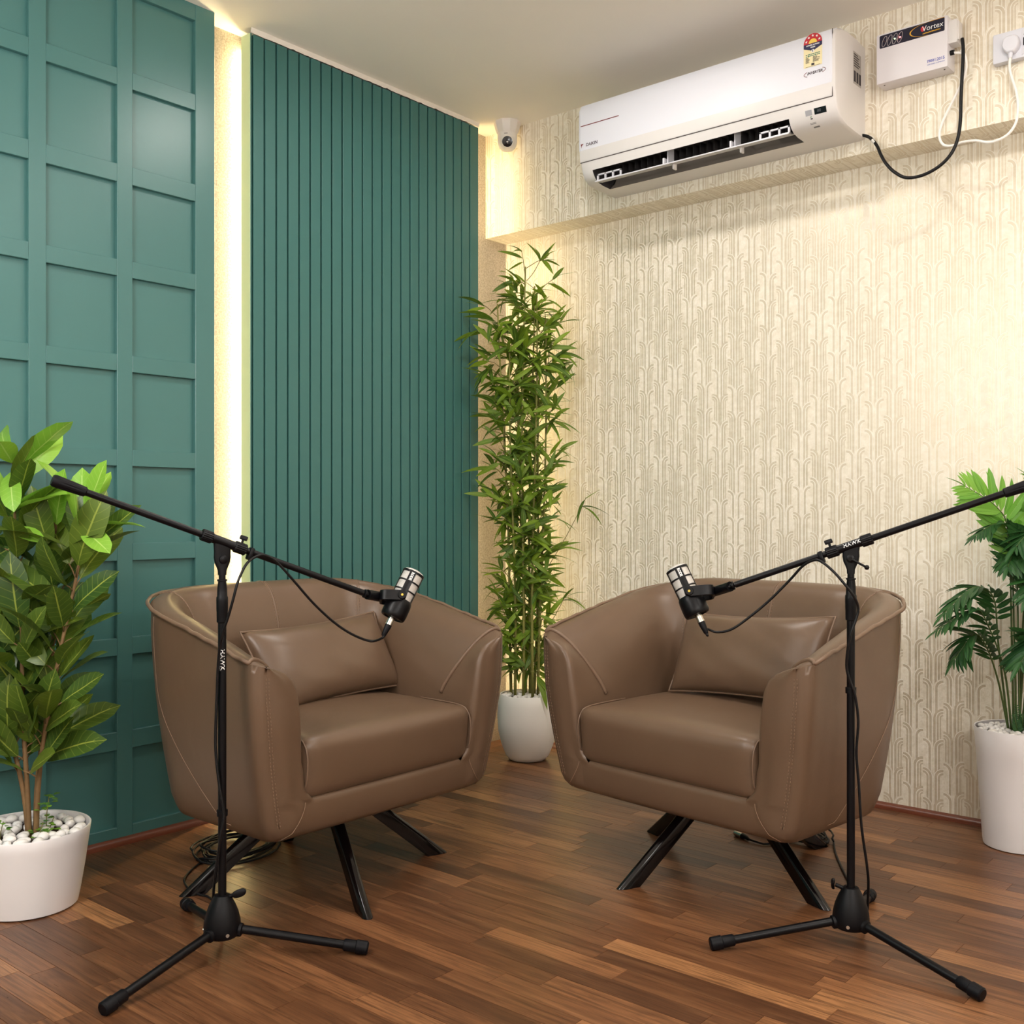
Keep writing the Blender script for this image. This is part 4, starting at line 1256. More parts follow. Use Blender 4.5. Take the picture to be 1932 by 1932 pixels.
# energy star label
M['lab_red'] = mat('label_red', lin(190, 30, 45), 0.5); M['lab_blue'] = mat('label_navy', lin(28, 28, 72), 0.5); M['lab_cream'] = mat('label_cream', lin(240, 226, 180), 0.55); M['lab_green'] = mat('label_green', lin(30, 120, 100), 0.5); M['lab_yellow'] = mat('label_yellow', lin(240, 205, 90), 0.5); M['lab_ink'] = mat('label_ink', lin(50, 45, 50), 0.6)
lx = HWA-0.074; lz = 0.210; lw = 0.0275
st = thing('energy_label', 'red, navy and cream energy rating label on the air conditioner', 'label', (0, 0, 0))
st.matrix_basis = Matrix.Translation(ac.location) @ MF(lx, lz-0.004, 0.2376) @ Matrix.Scale(1.12, 4)
def flat(name, pts, m, z=0.0003, parent=None):
    return MB().add([(x, y, z) for x, y in pts], [tuple(range(len(pts)))]).build(name, m, parent if parent else st)
arch = [(lw*math.cos(PI*k/20), 0.048+0.0275*math.sin(PI*k/20)) for k in range(21)]
flat('paper', [(-lw, -0.018), (lw, -0.018), (lw, 0.048)] + arch[1:-1] + [(-lw, 0.048)], M['lab_cream'], 0.0002)
flat('red_arch', arch, M['lab_red'], 0.0004)
flat('navy_band', [(-lw, 0.048), (-lw, 0.037), (0, 0.026), (lw, 0.037), (lw, 0.048)], M['lab_blue'], 0.0004)
flat('sun', [(0.0125*math.cos(PI*k/12), 0.0485+0.0125*math.sin(PI*k/12)) for k in range(13)], M['lab_yellow'], 0.0006)
for k in range(5):
    a = PI*(0.10+0.80*k/4); cx, cy = 0.0205*math.cos(a), 0.049+0.0205*math.sin(a)
    flat('star', [(cx + (0.0042 if j % 2 == 0 else 0.0018)*math.cos(PI/2+PI*j/5), cy + (0.0042 if j % 2 == 0 else 0.0018)*math.sin(PI/2+PI*j/5)) for j in range(10)], M['white_print'], 0.0006)
T = lambda x, y: Matrix.Translation((x, y, 0.0007))
text_mesh('POWER SAVINGS', 0.0052, M['white_print'], 'lettering', st, T(0, 0.0432), 'CENTER', 0.0001, 0, 0.98, 0.0002)
text_mesh('GUIDE', 0.0048, M['white_print'], 'lettering', st, T(0, 0.0368), 'CENTER', 0.0001, 0, 1.0, 0.0002)
flat('roundel', [(0.0045*math.cos(2*PI*k/16), 0.0265+0.0045*math.sin(2*PI*k/16)) for k in range(16)], M['white_print'], 0.0006)
flat('roundel_mark', [(-0.001, 0.0235), (0.001, 0.0235), (0.001, 0.0295), (-0.001, 0.0295)], M['lab_ink'], 0.0008)
mb = MB()
random.seed(8)
for i, (y0, h) in enumerate(((0.0165, 0.0035), (0.0120, 0.0035))):
    x = -0.021
    while x < 0.020:
        w = random.uniform(0.003, 0.008); mb.box(x, min(x+w, 0.021), y0, y0+h*0.7, 0.0004, 0.0006); x += w+0.0012
tag(mb.build('green_print', M['lab_green'], st), kind='stuff')
mb = MB()
for i in range(7):
    y0 = 0.0085-0.0023*i
    mb.box(-0.0215, -0.0215+random.uniform(0.008, 0.017), y0, y0+0.0012, 0.0004, 0.0006); mb.box(0.0, random.uniform(0.010, 0.021), y0, y0+0.0012, 0.0004, 0.0006)
mb.box(-0.0045, 0.0045, -0.0145, -0.0082, 0.0004, 0.0006); mb.box(-0.022, 0.022, -0.0168, -0.0160, 0.0004, 0.0006)
tag(mb.build('small_print', M['lab_ink'], st), kind='stuff')
# grey rating plate on the right end
rp = MB()
rp.box(HWA-0.0002, HWA+0.0004, -0.098, -0.036, 0.158, 0.262)
pl = rp.build('rating_plate', mat('grey_plate', lin(176, 170, 164), 0.5), ac)
mb = MB()
for i in range(6):
    z0 = 0.252-0.0075*i; mb.box(HWA+0.0004, HWA+0.0007, -0.094, -0.094+random.uniform(0.02, 0.052), z0, z0+0.0035)
for k in range(3): mb.box(HWA+0.0004, HWA+0.0007, -0.094+0.021*k, -0.079+0.021*k, 0.165, 0.200)
tag(mb.build('small_print', M['lab_ink'], pl), kind='stuff')
# display, sensor and tiny indicators on the lower right of the casing: laid on the curved lower front
def onlow(z):
    P = low
    for (o0, z0), (o1, z1) in zip(P, P[1:]):
        if z1 <= z <= z0: return o0 + (o1-o0)*(z0-z)/(z0-z1)
    return 0.2
def patch(name, x0, x1, z0, z1, m, e=0.0006):
    o0, o1 = onlow(z0)+e, onlow(z1)+e
    return MB().add([acp(x0, o0, z0), acp(x1, o0, z0), acp(x1, o1, z1), acp(x0, o1, z1)], [(0,1,2,3)]).build(name, m, ac)
M['display'] = mat('black_display', lin(16, 16, 20), 0.15)
dp = patch('display', HWA-0.078, HWA-0.038, 0.040, 0.058, M['display'])
text_mesh('88', 0.013, mat('unlit_digits', lin(70, 72, 78), 0.4), 'unlit_digits', ac, axes(acp(HWA-0.062, onlow(0.049)+0.0012, 0.049), (1,0,0), Vector((0, -(onlow(0.058)-onlow(0.040)), 0.018)).normalized(), (0,-1,0)), 'CENTER', 0.0001, 0.05)
patch('sensor', HWA-0.108, HWA-0.086, 0.041, 0.057, mat('grey_sensor', lin(165, 165, 170), 0.3))
patch('indicator', HWA-0.094, HWA-0.088, 0.0355, 0.0375, mat('green_indicator', lin(70, 130, 80), 0.4))
patch('indicator', HWA-0.094, HWA-0.087, 0.0305, 0.0330, M['ac_dark'])
patch('button_mark', HWA-0.100, HWA-0.080, 0.0180, 0.0215, mat('grey_mark', lin(140, 138, 138), 0.5))
patch('button_mark', HWA-0.094, HWA-0.074, 0.0100, 0.0130, M['grey_mark'] if 'grey_mark' in M else mat('grey_mark_dark', lin(125, 122, 122), 0.5))

# ================================================================== VOLTAGE STABILISER
SX0, SX1, SZ0, SZ1, SD = -1.289, -1.067, 2.367, 2.526, 0.070
sb = thing('voltage_stabilizer', 'white voltage stabilizer box on the beam beside the air conditioner', 'stabilizer', ((SX0+SX1)/2, Y_BEAM, SZ0))
sw = (SX1-SX0)/2; shh = SZ1-SZ0
M['metal_white'] = mat('white_enamel_box', lin(226, 222, 226), 0.4, bump=0.05, bscale=500)
MB().cbox(-sw, sw, -SD, 0.0, 0.0, shh, 0.005).build('box', M['metal_white'], sb, 40)
SF = lambda x, z, e=0.0: axes((x, -SD-0.0003-e, z), (1,0,0), (0,0,1), (0,-1,0))
def sflat(name, pts, m, e=0.0):
    return MB().add([(x, -SD-0.0003-e, z) for x, z in pts], [tuple(range(len(pts)))]).build(name, m, sb)
M['navy'] = mat('navy_badge', lin(20, 20, 44), 0.35)
lx0, lx1, lz0, lz1 = -sw+0.011, sw-0.009, 0.112, 0.153
sflat('badge', [(lx0+0.003, lz0), (lx1-0.002, lz0), (lx1, lz0+0.002), (lx1, lz1-0.002), (lx1-0.002, lz1), (lx0+0.003, lz1), (lx0, lz1-0.003), (lx0, lz0+0.003)], M['navy'])
M['led_off'] = mat('indicator_off', lin(60, 30, 34), 0.3); M['led_red'] = emis('indicator_red', (1.0, 0.06, 0.06), 14); M['led_green'] = emis('indicator_green', (0.6, 1.0, 0.4), 3)
M['ring'] = mat('pale_ring_print', lin(200, 190, 190), 0.5)
for k in range(4):
    cx = lx0 + 0.016 + 0.0165*k; cz = (lz0+lz1)/2 - 0.001
    P = []
    for j in range(24):
        a = 2*PI*j/24; ex, ez = 0.0062*math.cos(a), 0.0165*math.sin(a); ph = -0.32
        P.append(Vector((cx + ex*math.cos(ph) - ez*math.sin(ph), -SD-0.0008, cz + ex*math.sin(ph) + ez*math.cos(ph))))
    MB().tube(P, 0.0006, 5, closed=True).build('ring', M['ring'], sb)
    MB().lathe([(0.0024, 0.0), (0.0022, 0.0012), (0.0001, 0.0020)], 12, axes((cx, -SD-0.0005, cz), (1,0,0), (0,0,1), (0,-1,0))).build('indicator', [M['led_off'], M['led_off'], M['led_green'], M['led_red']][k], sb, 60)
# golden swoosh round the name
M['swoosh'] = mat('golden_print', lin(224, 170, 50), 0.45)
P0 = []; P1 = []
for j in range(25):
    a = PI*0.46 + (PI*1.02)*j/24
    P0.append(((lx1-0.045) + 0.058*math.cos(a), lz0+0.0205 + 0.0200*math.sin(a)))
    th = 0.004*math.sin(PI*j/24)
    P1.append(((lx1-0.045) + (0.058+th)*math.cos(a), lz0+0.0205 + (0.0205+0.0002)*math.sin(a)))
MB().grid([[(x, -SD-0.0008, z) for x, z in P0], [(x, -SD-0.0008, z) for x, z in P1]]).box(lx1-0.046, lx1, -SD-0.0009, -SD-0.0004, lz1-0.0004, lz1+0.0012).build('swoosh', M['swoosh'], sb)
sflat('red_drop', [(lx1-0.066+0.0062*math.cos(2*PI*k/16), lz0+0.0235+0.0085*math.sin(2*PI*k/16)) for k in range(16)], M['lab_red'], 0.0008)
text_mesh('Vortex', 0.0225, M['white_print'], 'lettering', sb, SF(lx1-0.036, lz0+0.0225, 0.0010), 'CENTER', 0.0001, 0.05, 1.0, 0.0001)
mb = MB(); x = lx1-0.066
while x < lx1-0.012:
    w = random.uniform(0.0015, 0.004); z = lz0+0.0065+(x-lx1+0.066)*0.02; mb.box(x, x+w, -SD-0.0016, -SD-0.0012, z, z+random.uniform(0.0022, 0.0040)); x += w+0.0009
tag(mb.build('small_print', M['swoosh'], sb), kind='stuff')
M['blue_print'] = mat('blue_print', lin(20, 60, 170), 0.5)
text_mesh('I9001:2015', 0.0125, M['blue_print'], 'lettering', sb, SF(sw-0.035, 0.0300, 0.0), 'CENTER', 0.0001, 0, 0.95, 0.0002)
text_mesh('CERTIFIED COMPANY', 0.0052, M['blue_print'], 'lettering', sb, SF(sw-0.035, 0.0195, 0.0), 'CENTER', 0.0001, 0, 1.05)
for x in (-sw+0.020, sw-0.015):
    MB().lathe([(0.0026, 0), (0.0022, 0.0010), (0.0001, 0.0013)], 12, axes((x, -SD+0.018, -0.0001), (1,0,0), (0,-1,0), (0,0,-1))).build('screw', M['dark_line'], sb)
# terminal block on the right side
tb = MB().cbox(sw-0.001, sw+0.026, -0.064, -0.018, 0.070, 0.142, 0.003).cbox(sw-0.001, sw+0.030, -0.060, -0.024, 0.078, 0.136, 0.002).build('terminal_block', M['ac_cream'], sb, 40)
MB().tube([(sw-0.001, -0.045, 0.048), (sw+0.012, -0.045, 0.048)], 0.0075, 12).build('gland', M['black_plastic'], sb, 40)
MB().tube([(sw+0.004, -0.045, 0.048), (sw+0.026, -0.044, 0.042), (sw+0.040, -0.043, 0.036)], 0.004, 10).build('side_lead', M['white_cable'], sb, 60)

# ================================================================== SOCKET, PLUG, LEADS
PX0, PZ0, PZ1 = -0.948, 2.351, 2.440
so = thing('power_socket', 'white power socket plate with a black rocker switch on the beam', 'socket', (PX0, Y_BEAM, PZ0))
MB().cbox(0.0, 0.225, -0.030, 0.0, 0.0, PZ1-PZ0, 0.004).build('plate', M['ac_white'], so, 40)
fr = MB().cbox(0.082, 0.214, -0.0325, -0.029, 0.008, 0.080, 0.0012).build('module_frame', M['ac_white'], so, 40)
MB().cbox(0.087, 0.105, -0.0370, -0.032, 0.032, 0.056, 0.002).build('rocker_switch', M['black_plastic'], so, 40)
MB().box(0.088, 0.104, -0.0328, -0.0324, 0.064, 0.067).box(0.093, 0.099, -0.0328, -0.0324, 0.022, 0.024).build('small_print', M['lab_ink'], so)
for x, z in ((0.150, 0.055), (0.135, 0.032), (0.165, 0.032)):
    MB().cyl((x, -0.0322, z), (x, -0.0331, z), 0.0045, 14).build('socket_hole', M['black_plastic'], so)
pg = thing('power_plug', 'white three-pin plug in the wall socket with its white lead', 'plug', (0, 0, 0))
px, pz = -0.893, 2.392
bm = bmesh.new()
prof = [(-0.021, 0.018), (-0.012, 0.026), (0.012, 0.026), (0.021, 0.018), (0.025, 0.0), (0.021, -0.014), (0.010, -0.026), (-0.010, -0.026), (-0.021, -0.014), (-0.025, 0.0)]
rows = []
for o, k in ((0.030, 1.0), (0.046, 1.0), (0.053, 0.92), (0.055, 0.80)):
    rows.append([Vector((px + a*k, Y_BEAM-o, pz + b*k)) for a, b in prof])
mb = MB().grid(rows, True); mb.add(rows[-1], [tuple(range(10))]); bm.free()
bevel(mb.build('plug_body', M['ac_white'], pg, 50, flip_fix=True), 0.002, 2, 30)
white = [(-0.894,3.344,2.372),(-0.894,3.340,2.352),(-0.896,3.340,2.324),(-0.891,3.345,2.294),(-0.88,3.35,2.252),(-0.875,3.35,2.206),(-0.88,3.35,2.161),(-0.898,3.35,2.133),(-0.923,3.35,2.12),(-0.958,3.352,2.118),(-0.996,3.352,2.132),(-1.035,3.352,2.136),(-1.065,3.352,2.132),(-1.089,3.352,2.139),(-1.102,3.352,2.16),(-1.102,3.352,2.188),(-1.087,3.352,2.227),(-1.059,3.352,2.277),(-1.032,3.350,2.326),(-1.021,3.345,2.362),(-1.023,3.340,2.393),(-1.034,3.340,2.415)]
MB().tube([(-0.894,3.344,2.372),(-0.894,3.340,2.350)], [0.0075, 0.0055], 14).build('strain_relief', M['ac_white'], pg, 40)
MB().tube(smooth_path(white, 5), 0.0042, 10).build('lead', M['white_cable'], pg, 180)
acc = [(-1.356,3.366,2.236),(-1.338,3.366,2.228),(-1.32,3.36,2.212),(-1.299,3.35,2.183),(-1.283,3.34,2.149),(-1.262,3.33,2.113),(-1.231,3.32,2.077),(-1.191,3.31,2.049),(-1.142,3.31,2.046),(-1.093,3.31,2.062),(-1.057,3.31,2.091),(-1.04,3.32,2.134),(-1.034,3.33,2.192),(-1.033,3.335,2.277),(-1.029,3.335,2.357),(-1.027,3.335,2.413),(-1.030,3.335,2.448)]
al = thing('appliance_lead', 'black power lead looping from the air conditioner up to the stabilizer', 'cable', (0, 0, 0))
MB().tube(smooth_path(acc, 5), 0.0052, 10).build('cord', M['cable'], al, 180)
i0 = Vector(acc[2]); i1 = Vector(acc[3])
MB().tube([i0.lerp(i1, 0.1), i0.lerp(i1, 0.55)], 0.0056, 10).build('bare_patch', M['white_cable'], al, 60)

# ================================================================== DOME CAMERA
cc = thing('ceiling_camera', 'small white turret security camera on the ceiling in the corner', 'security camera', (-2.851, 3.322, ROOM_H))
M['cam_white'] = mat('white_camera_shell', lin(234, 228, 222), 0.4)
MB().lathe([(0.0560, 0.0), (0.0560, -0.008), (0.0545, -0.012), (0.0500, -0.030), (0.0440, -0.045), (0.0405, -0.049), (0.036, -0.050)], 10).build('base', M['cam_white'], cc, 25)
look = Vector((2.851, -3.322, -1.35)).normalized()
bc = Vector((0, 0, -0.080))
ball = MB()
ball.lathe([(0.0395, 0.034), (0.0405, 0.020), (0.0405, 0.0), (0.039, -0.012), (0.034, -0.025), (0.024, -0.035), (0.010, -0.0395), (0.0001, -0.040)], 32, Matrix.Translation(bc))
ball.build('turret', M['cam_white'], cc, 60)
Mx = frame(bc + look*0.030, look, (0.76, 0.65, 0))
MB().lathe([(0.0265, -0.012), (0.0268, 0.002), (0.0255, 0.0075), (0.0228, 0.0095), (0.0215, 0.0088)], 32, Mx).build('eye_ring', M['cam_white'], cc, 50)
fc = MB().lathe([(0.0222, 0.0088), (0.012, 0.0100), (0.0001, 0.0105)], 32, Mx).build('glass_face', M['display'], cc, 60)
MB().lathe([(0.0068, 0.0106), (0.0060, 0.0112), (0.0040, 0.0110)], 20, Mx).build('lens_ring', M['ac_dark'], fc, 40)
MB().box(-0.004, 0.010, -0.0407, -0.0400, -0.0588, -0.0568, Matrix.Rotation(math.radians(28), 4, 'Z')).build('slot_mark', M['dark_line'], cc)
# ================================================================== PLANTS
def leaf_data(L, W, bend=0.25, cup=0.12, nu=7, tipp=1.6, basep=0.8, wave=0.0, twist=0.0):
    """one leaf along +x, lying in xy, top side +z; returns verts, faces, (u, w)"""
    vs = []; uw = []; fs = []
    ws = (-1, -0.5, 0, 0.5, 1)
    for i in range(nu+1):
        u = i/nu
        wd = W*0.5*(u**basep)*((1-u)**(1/tipp))*2.05 if 0 < u < 1 else 0.0003
        x = L*u; z = -bend*L*u*u
        for w in ws:
            yy = w*wd; zz = z + cup*abs(w)*wd + wave*wd*math.sin(u*9+w*2)
            a = twist*u
            vs.append((x, yy*math.cos(a), zz + yy*math.sin(a))); uw.append((u, w))
    for i in range(nu):
        for k in range(4):
            a = i*5+k
            fs.append((a, a+1, a+6, a+5))
    return vs, fs, uw
def leaf_mesh(name, data, m, petiole=None):
    vs, fs, uw = data
    me = bpy.data.meshes.new(name); me.from_pydata(vs, [], fs)
    for nm, idx in (('leaf_u', 0), ('leaf_w', 1)):
        a = me.attributes.new(nm, 'FLOAT', 'POINT'); a.data.foreach_set('value', [q[idx] for q in uw])
    me.materials.append(m); me.shade_smooth(); me.update()
    return me
def leaf_stuff(name, items, m, parent):
    """items = [(matrix, data)] joined into one object"""
    V = []; F = []; U = []; Wt = []; Tn = []
    for k, (Mx, (vs, fs, uw)) in enumerate(items):
        b = len(V)
        for p in vs: V.append(tuple(Mx @ Vector(p)))
        for f in fs: F.append(tuple(b+i for i in f))
        U += [q[0] for q in uw]; Wt += [q[1] for q in uw]; Tn += [random.random()]*len(vs)
    me = bpy.data.meshes.new(name); me.from_pydata(V, [], F)
    for nm, A in (('leaf_u', U), ('leaf_w', Wt), ('tone', Tn)):
        a = me.attributes.new(nm, 'FLOAT', 'POINT'); a.data.foreach_set('value', A)
    me.materials.append(m); me.shade_smooth()
    return tag(link(name, me, parent), kind='stuff')
def leaf_clear(base, Mx, data, y_lim=Y_WALL-0.006):
    for v in data[0]:
        p = Mx @ Vector(v); x = base[0] + p.x; y = base[1] + p.y
        if y > y_lim or x < X_BACK + 0.006 or (x < X_PANEL + 0.004 and (y < 1.98 or 2.10 < y < 3.256)): return False
    return True
def leaf_matrix(p, d, up=(0, 0, 1), s=1.0, roll=0.0):
    x = Vector(d).normalized(); z = Vector(up); z = z - x*z.dot(x)
    if z.length < 1e-4: z = x.orthogonal()
    z.normalize(); y = z.cross(x)
    Mx = Matrix((x*s, y*s, z*s)).transposed().to_4x4(); Mx.translation = Vector(p)
    return Mx @ Matrix.Rotation(roll, 4, 'X')

# pebbles: loose stones lying on the soil of each pot
def pebble_meshes(n=5, r=0.0125):
    out = []
    for i in range(n):
        bm = bmesh.new(); bmesh.ops.create_icosphere(bm, subdivisions=2, radius=1.0)
        sx, sy, sz = random.uniform(0.85, 1.25), random.uniform(0.8, 1.05), random.uniform(0.62, 0.85)
        for v in bm.verts:
            n_ = 1 + 0.07*math.sin(3*v.co.x+i) + 0.06*math.sin(4*v.co.y+2*i)
            v.co = Vector((v.co.x*sx, v.co.y*sy, v.co.z*sz))*r*n_
        me = bpy.data.meshes.new('pebble'); bm.to_mesh(me); bm.free()
        me.materials.append(M['pebble']); me.shade_smooth(); out.append(me)
    return out
def scatter_pebbles(c, rad, z, size, label, group, avoid, count, z_amp=0.004):
    ms = pebble_meshes(5, size); pts = []; tries = 0
    while len(pts) < count and tries < 9000:
        tries += 1
        a = random.uniform(0, 2*PI); r = rad*math.sqrt(random.random())
        p = (r*math.cos(a), r*math.sin(a))
        if any((p[0]-q[0])**2+(p[1]-q[1])**2 < (size*1.72)**2 for q in pts): continue
        if any((p[0]-q[0])**2+(p[1]-q[1])**2 < q[2]**2 for q in avoid): continue
        pts.append(p)
    for p in pts:
        o = link('pebble', random.choice(ms))
        o.location = (c[0]+p[0], c[1]+p[1], z + size*0.62 + random.uniform(0, z_amp))
        o.rotation_euler = (random.uniform(-0.3, 0.3), random.uniform(-0.3, 0.3), random.uniform(0, 6.3))
        tag(o, label, 'pebble', group)

def pot(root, prof_out, wall, m, soil_z, soil_r):
    prof = list(prof_out); top = prof[-1]
    inner = [(top[0]-wall*0.3, top[1]+0.002), (top[0]-wall, top[1]+0.0005)] + [(max(0.01, r-wall), z) for r, z in reversed(prof_out[1:-1]) if z > soil_z-0.02]
    MB().lathe([(0.0001, prof[0][1])] + prof + inner, 56).build('pot', m, root, 50)
    MB().lathe([(0.0001, soil_z+0.004), (soil_r*0.6, soil_z+0.002), (soil_r, soil_z)], 32).build('soil', M['soil'], root, 180)

# ------------------------------------------------------------------ rubber plant at the left
random.seed(42)
rc = (-2.672, 1.236)
rp_ = thing('rubber_plant', 'broad-leaved artificial rubber plant in a white pot before the grid panel', 'potted plant', (rc[0], rc[1], 0))
pot(rp_, [(0.112, 0.0), (0.121, 0.004), (0.1265, 0.03), (0.138, 0.10), (0.148, 0.17), (0.152, 0.198)], 0.005, M['pot'], 0.168, 0.142)
def rel(p): return Vector(p) - Vector((rc[0], rc[1], 0))
R3 = Vector((0.76175, 0.64787, 0)); F3 = Vector((-0.64787, 0.76175, 0))      # room directions: along the sofa line, into the corner
def rl(a, b, z): return R3*a + F3*b + Vector((0, 0, z))
stems = [
    [rl(0.006, 0.0, 0.165), rl(0.000, 0.0, 0.30), rl(-0.012, 0.0, 0.50), rl(-0.010, -0.01, 0.72), rl(-0.030, 0.0, 0.92), rl(-0.036, 0.01, 1.12)],
    [rl(0.026, -0.008, 0.165), rl(0.034, -0.014, 0.30), rl(0.056, -0.02, 0.46), rl(0.095, -0.02, 0.66), rl(0.130, 0.0, 0.86), rl(0.150, 0.0, 1.00)],
    [rl(0.016, 0.012, 0.165), rl(0.018, 0.02, 0.32), rl(0.030, 0.05, 0.50), rl(0.050, 0.04, 0.70), rl(0.060, 0.03, 0.90), rl(0.062, 0.02, 0.98)],
    [rl(0.000, 0.008, 0.165), rl(-0.012, 0.0, 0.30), rl(-0.065, 0.01, 0.50), rl(-0.120, 0.02, 0.72), rl(-0.150, 0.02, 0.95)]]
SP = [smooth_path(s, 6) for s in stems]
leaf_mats = ['rubber_leaf', 'rubber_leaf_young']
LV = []; LD = [leaf_data(0.138+0.012*k, 0.074+0.005*k, 0.10+0.10*k, 0.22, 7, 1.7, 0.75, 0.05, 0.15*(k-1.5)) for k in range(4)]
for k in range(4):
    LV.append([leaf_mesh('leaf', leaf_data(0.138+0.012*k, 0.074+0.005*k, 0.10+0.10*k, 0.22, 7, 1.7, 0.75, 0.05, 0.15*(k-1.5)), M[m]) for m in leaf_mats])
for si, P in enumerate(SP):
    n = len(P)
    so_ = MB().tube(P, [0.0075-0.0045*i/(n-1) for i in range(n)], 8).build('stem', M['bark'], rp_, 180)
    zlo = 0.33; cnt = (40, 36, 28, 34)[si]
    acc_ = random.uniform(0, 6)
    for k in range(cnt):
        t = (k+0.3)/cnt
        z = zlo + (P[-1].z-zlo)*t
        i = min(range(n), key=lambda q: abs(P[q].z-z))
        p = P[i]; acc_ += 2.4
        topf = max(0, (t-0.80)/0.20)
        el = math.radians(random.uniform(30, 66) + 12*topf)
        d = Vector((math.cos(acc_)*math.cos(el), math.sin(acc_)*math.cos(el), math.sin(el)))
        # petiole and leaf
        q = p + d*random.uniform(0.02, 0.045)
        if (q + d*0.13).dot(F3) > 0.245: continue
        dmin = (X_PANEL + 0.045 - rc[0] - q.x)/0.19
        if dmin > 0.8: continue
        if d.x < dmin: d.x = dmin; d.normalize(); q = p + d*0.03
        young = topf > 0.35 and p.z > 0.86
        if (q + d*0.15).z > 1.17: d.z = (1.17-q.z)/0.15; d.normalize()
        ph = math.radians(random.uniform(-24, 24))
        kk = random.randrange(4)
        LM = leaf_matrix(q, d, (0, 0, 1) if random.random() < 0.45 else tuple(Vector((0, 0, 0.45)) - F3*random.uniform(0.5, 1.0) + R3*random.uniform(-0.4, 0.4)), random.uniform(0.85, 1.15), ph)
        if not leaf_clear(rc, LM, LD[kk]): continue
        o = link('leaf', LV[kk][1 if young else 0], so_); o.matrix_basis = LM
        MB().tube([p, p.lerp(q, 0.6) + Vector((0,0,0.003)), q + d*0.004], [0.0022, 0.0018, 0.0016], 5).build('petiole', M['bark'], so_, 180)
# a few standout leaves
for p, d, up, s, yv in [
        (rl(-0.012, 0.0, 1.115), R3*0.62+Vector((0,0,0.78)), (-0.6, -0.2, 0.5), 1.15, 1),
        (rl(-0.034, -0.02, 1.10), R3*0.25+F3*(-0.5)+Vector((0,0,-0.55)), (0.6, -0.6, 0.6), 0.8, 1),
        (rl(0.150, -0.01, 0.965), R3*(-0.12)+Vector((0,0,1)), tuple(-F3), 1.0, 1),
        (rl(0.160, -0.01, 0.965), R3*0.95+Vector((0,0,0.16)), (0, 0, 1), 0.95, 1),
        (rl(0.150, -0.02, 0.955), R3*0.5+F3*(-0.45)+Vector((0,0,-0.2)), (0.5, -0.5, 0.7), 0.85, 1),
        (rl(0.145, -0.02, 0.93), R3*(-0.1)+Vector((0,0,1)), tuple(-F3+R3*0.4), 0.9, 0),
        (rl(0.160, -0.01, 0.89), R3*0.8+Vector((0,0,0.6)), (-0.4, -0.3, 0.8), 0.95, 0),
        (rl(-0.02, -0.03, 1.00), R3*0.85+F3*(-0.3)+Vector((0,0,0.42)), (-0.3, -0.4, 0.8), 1.2, 1),
        (rl(-0.03, -0.03, 0.99), R3*0.75+Vector((0,0,0.68)), (-0.3, -0.4, 0.8), 1.1, 1),
        (rl(-0.03, -0.02, 1.06), R3*0.30+Vector((0,0,0.95)), (-0.5, -0.5, 0.3), 1.1, 0),
        (rl(-0.04, -0.03, 0.96), R3*0.80+F3*(-0.4)+Vector((0,0,-0.1)), (0.3, -0.3, 0.9), 0.85, 1),
        (rl(0.06, -0.03, 0.45), R3*0.55+F3*(-0.45)+Vector((0,0,0.52)), (0.2, -0.7, 0.55), 1.0, 0),
        (rl(-0.03, -0.03, 0.42), R3*(-0.55)+F3*(-0.35)+Vector((0,0,0.60)), (-0.2, -0.7, 0.55), 1.1, 0),
        (rl(0.02, -0.03, 0.42), R3*0.2+F3*(-0.5)+Vector((0,0,0.70)), (0.2, -0.8, 0.45), 0.95, 0)]:
    o = link('leaf', LV[1][yv], rp_); o.matrix_basis = leaf_matrix(p, d, up, s)
# little creepers on the pebbles
cl = leaf_data(0.016, 0.015, 0.2, 0.1, 4, 2.2, 0.5); clm = leaf_mesh('leaf', cl, M['creeper'])
for cxx, cyy, hh, nn in ((0.050, -0.005, 0.105, 30), (0.050, -0.040, 0.05, 12), (-0.035, -0.070, 0.060, 22)):
    base = rl(cxx, cyy, 0.172)
    cr = MB().tube([base, base + Vector((0.004, 0, hh*0.6)), base + R3*0.008 + Vector((0, 0, hh))], 0.0012, 5).tube([base, base + R3*0.02 + Vector((0,0,hh*0.5))], 0.001, 5).build('creeper_sprig', M['twig'], rp_, 180)
    for k in range(nn):
        a = random.uniform(0, 6.28); r = random.uniform(0.004, 0.024); h = random.uniform(0.01, hh)
        o = link('leaf', clm, cr); o.matrix_basis = leaf_matrix(base + Vector((r*math.cos(a), r*math.sin(a), h)), (math.cos(a), math.sin(a), random.uniform(-0.1, 0.7)), (0, 0, 1), random.uniform(0.7, 1.15))
scatter_pebbles((rc[0], rc[1]), 0.130, 0.176, 0.0146, 'smooth white pebble among the stones in the rubber plant pot', 'pebbles in the rubber plant pot', [(R3.x*0.017, R3.y*0.017, 0.022)], 74, 0.007)

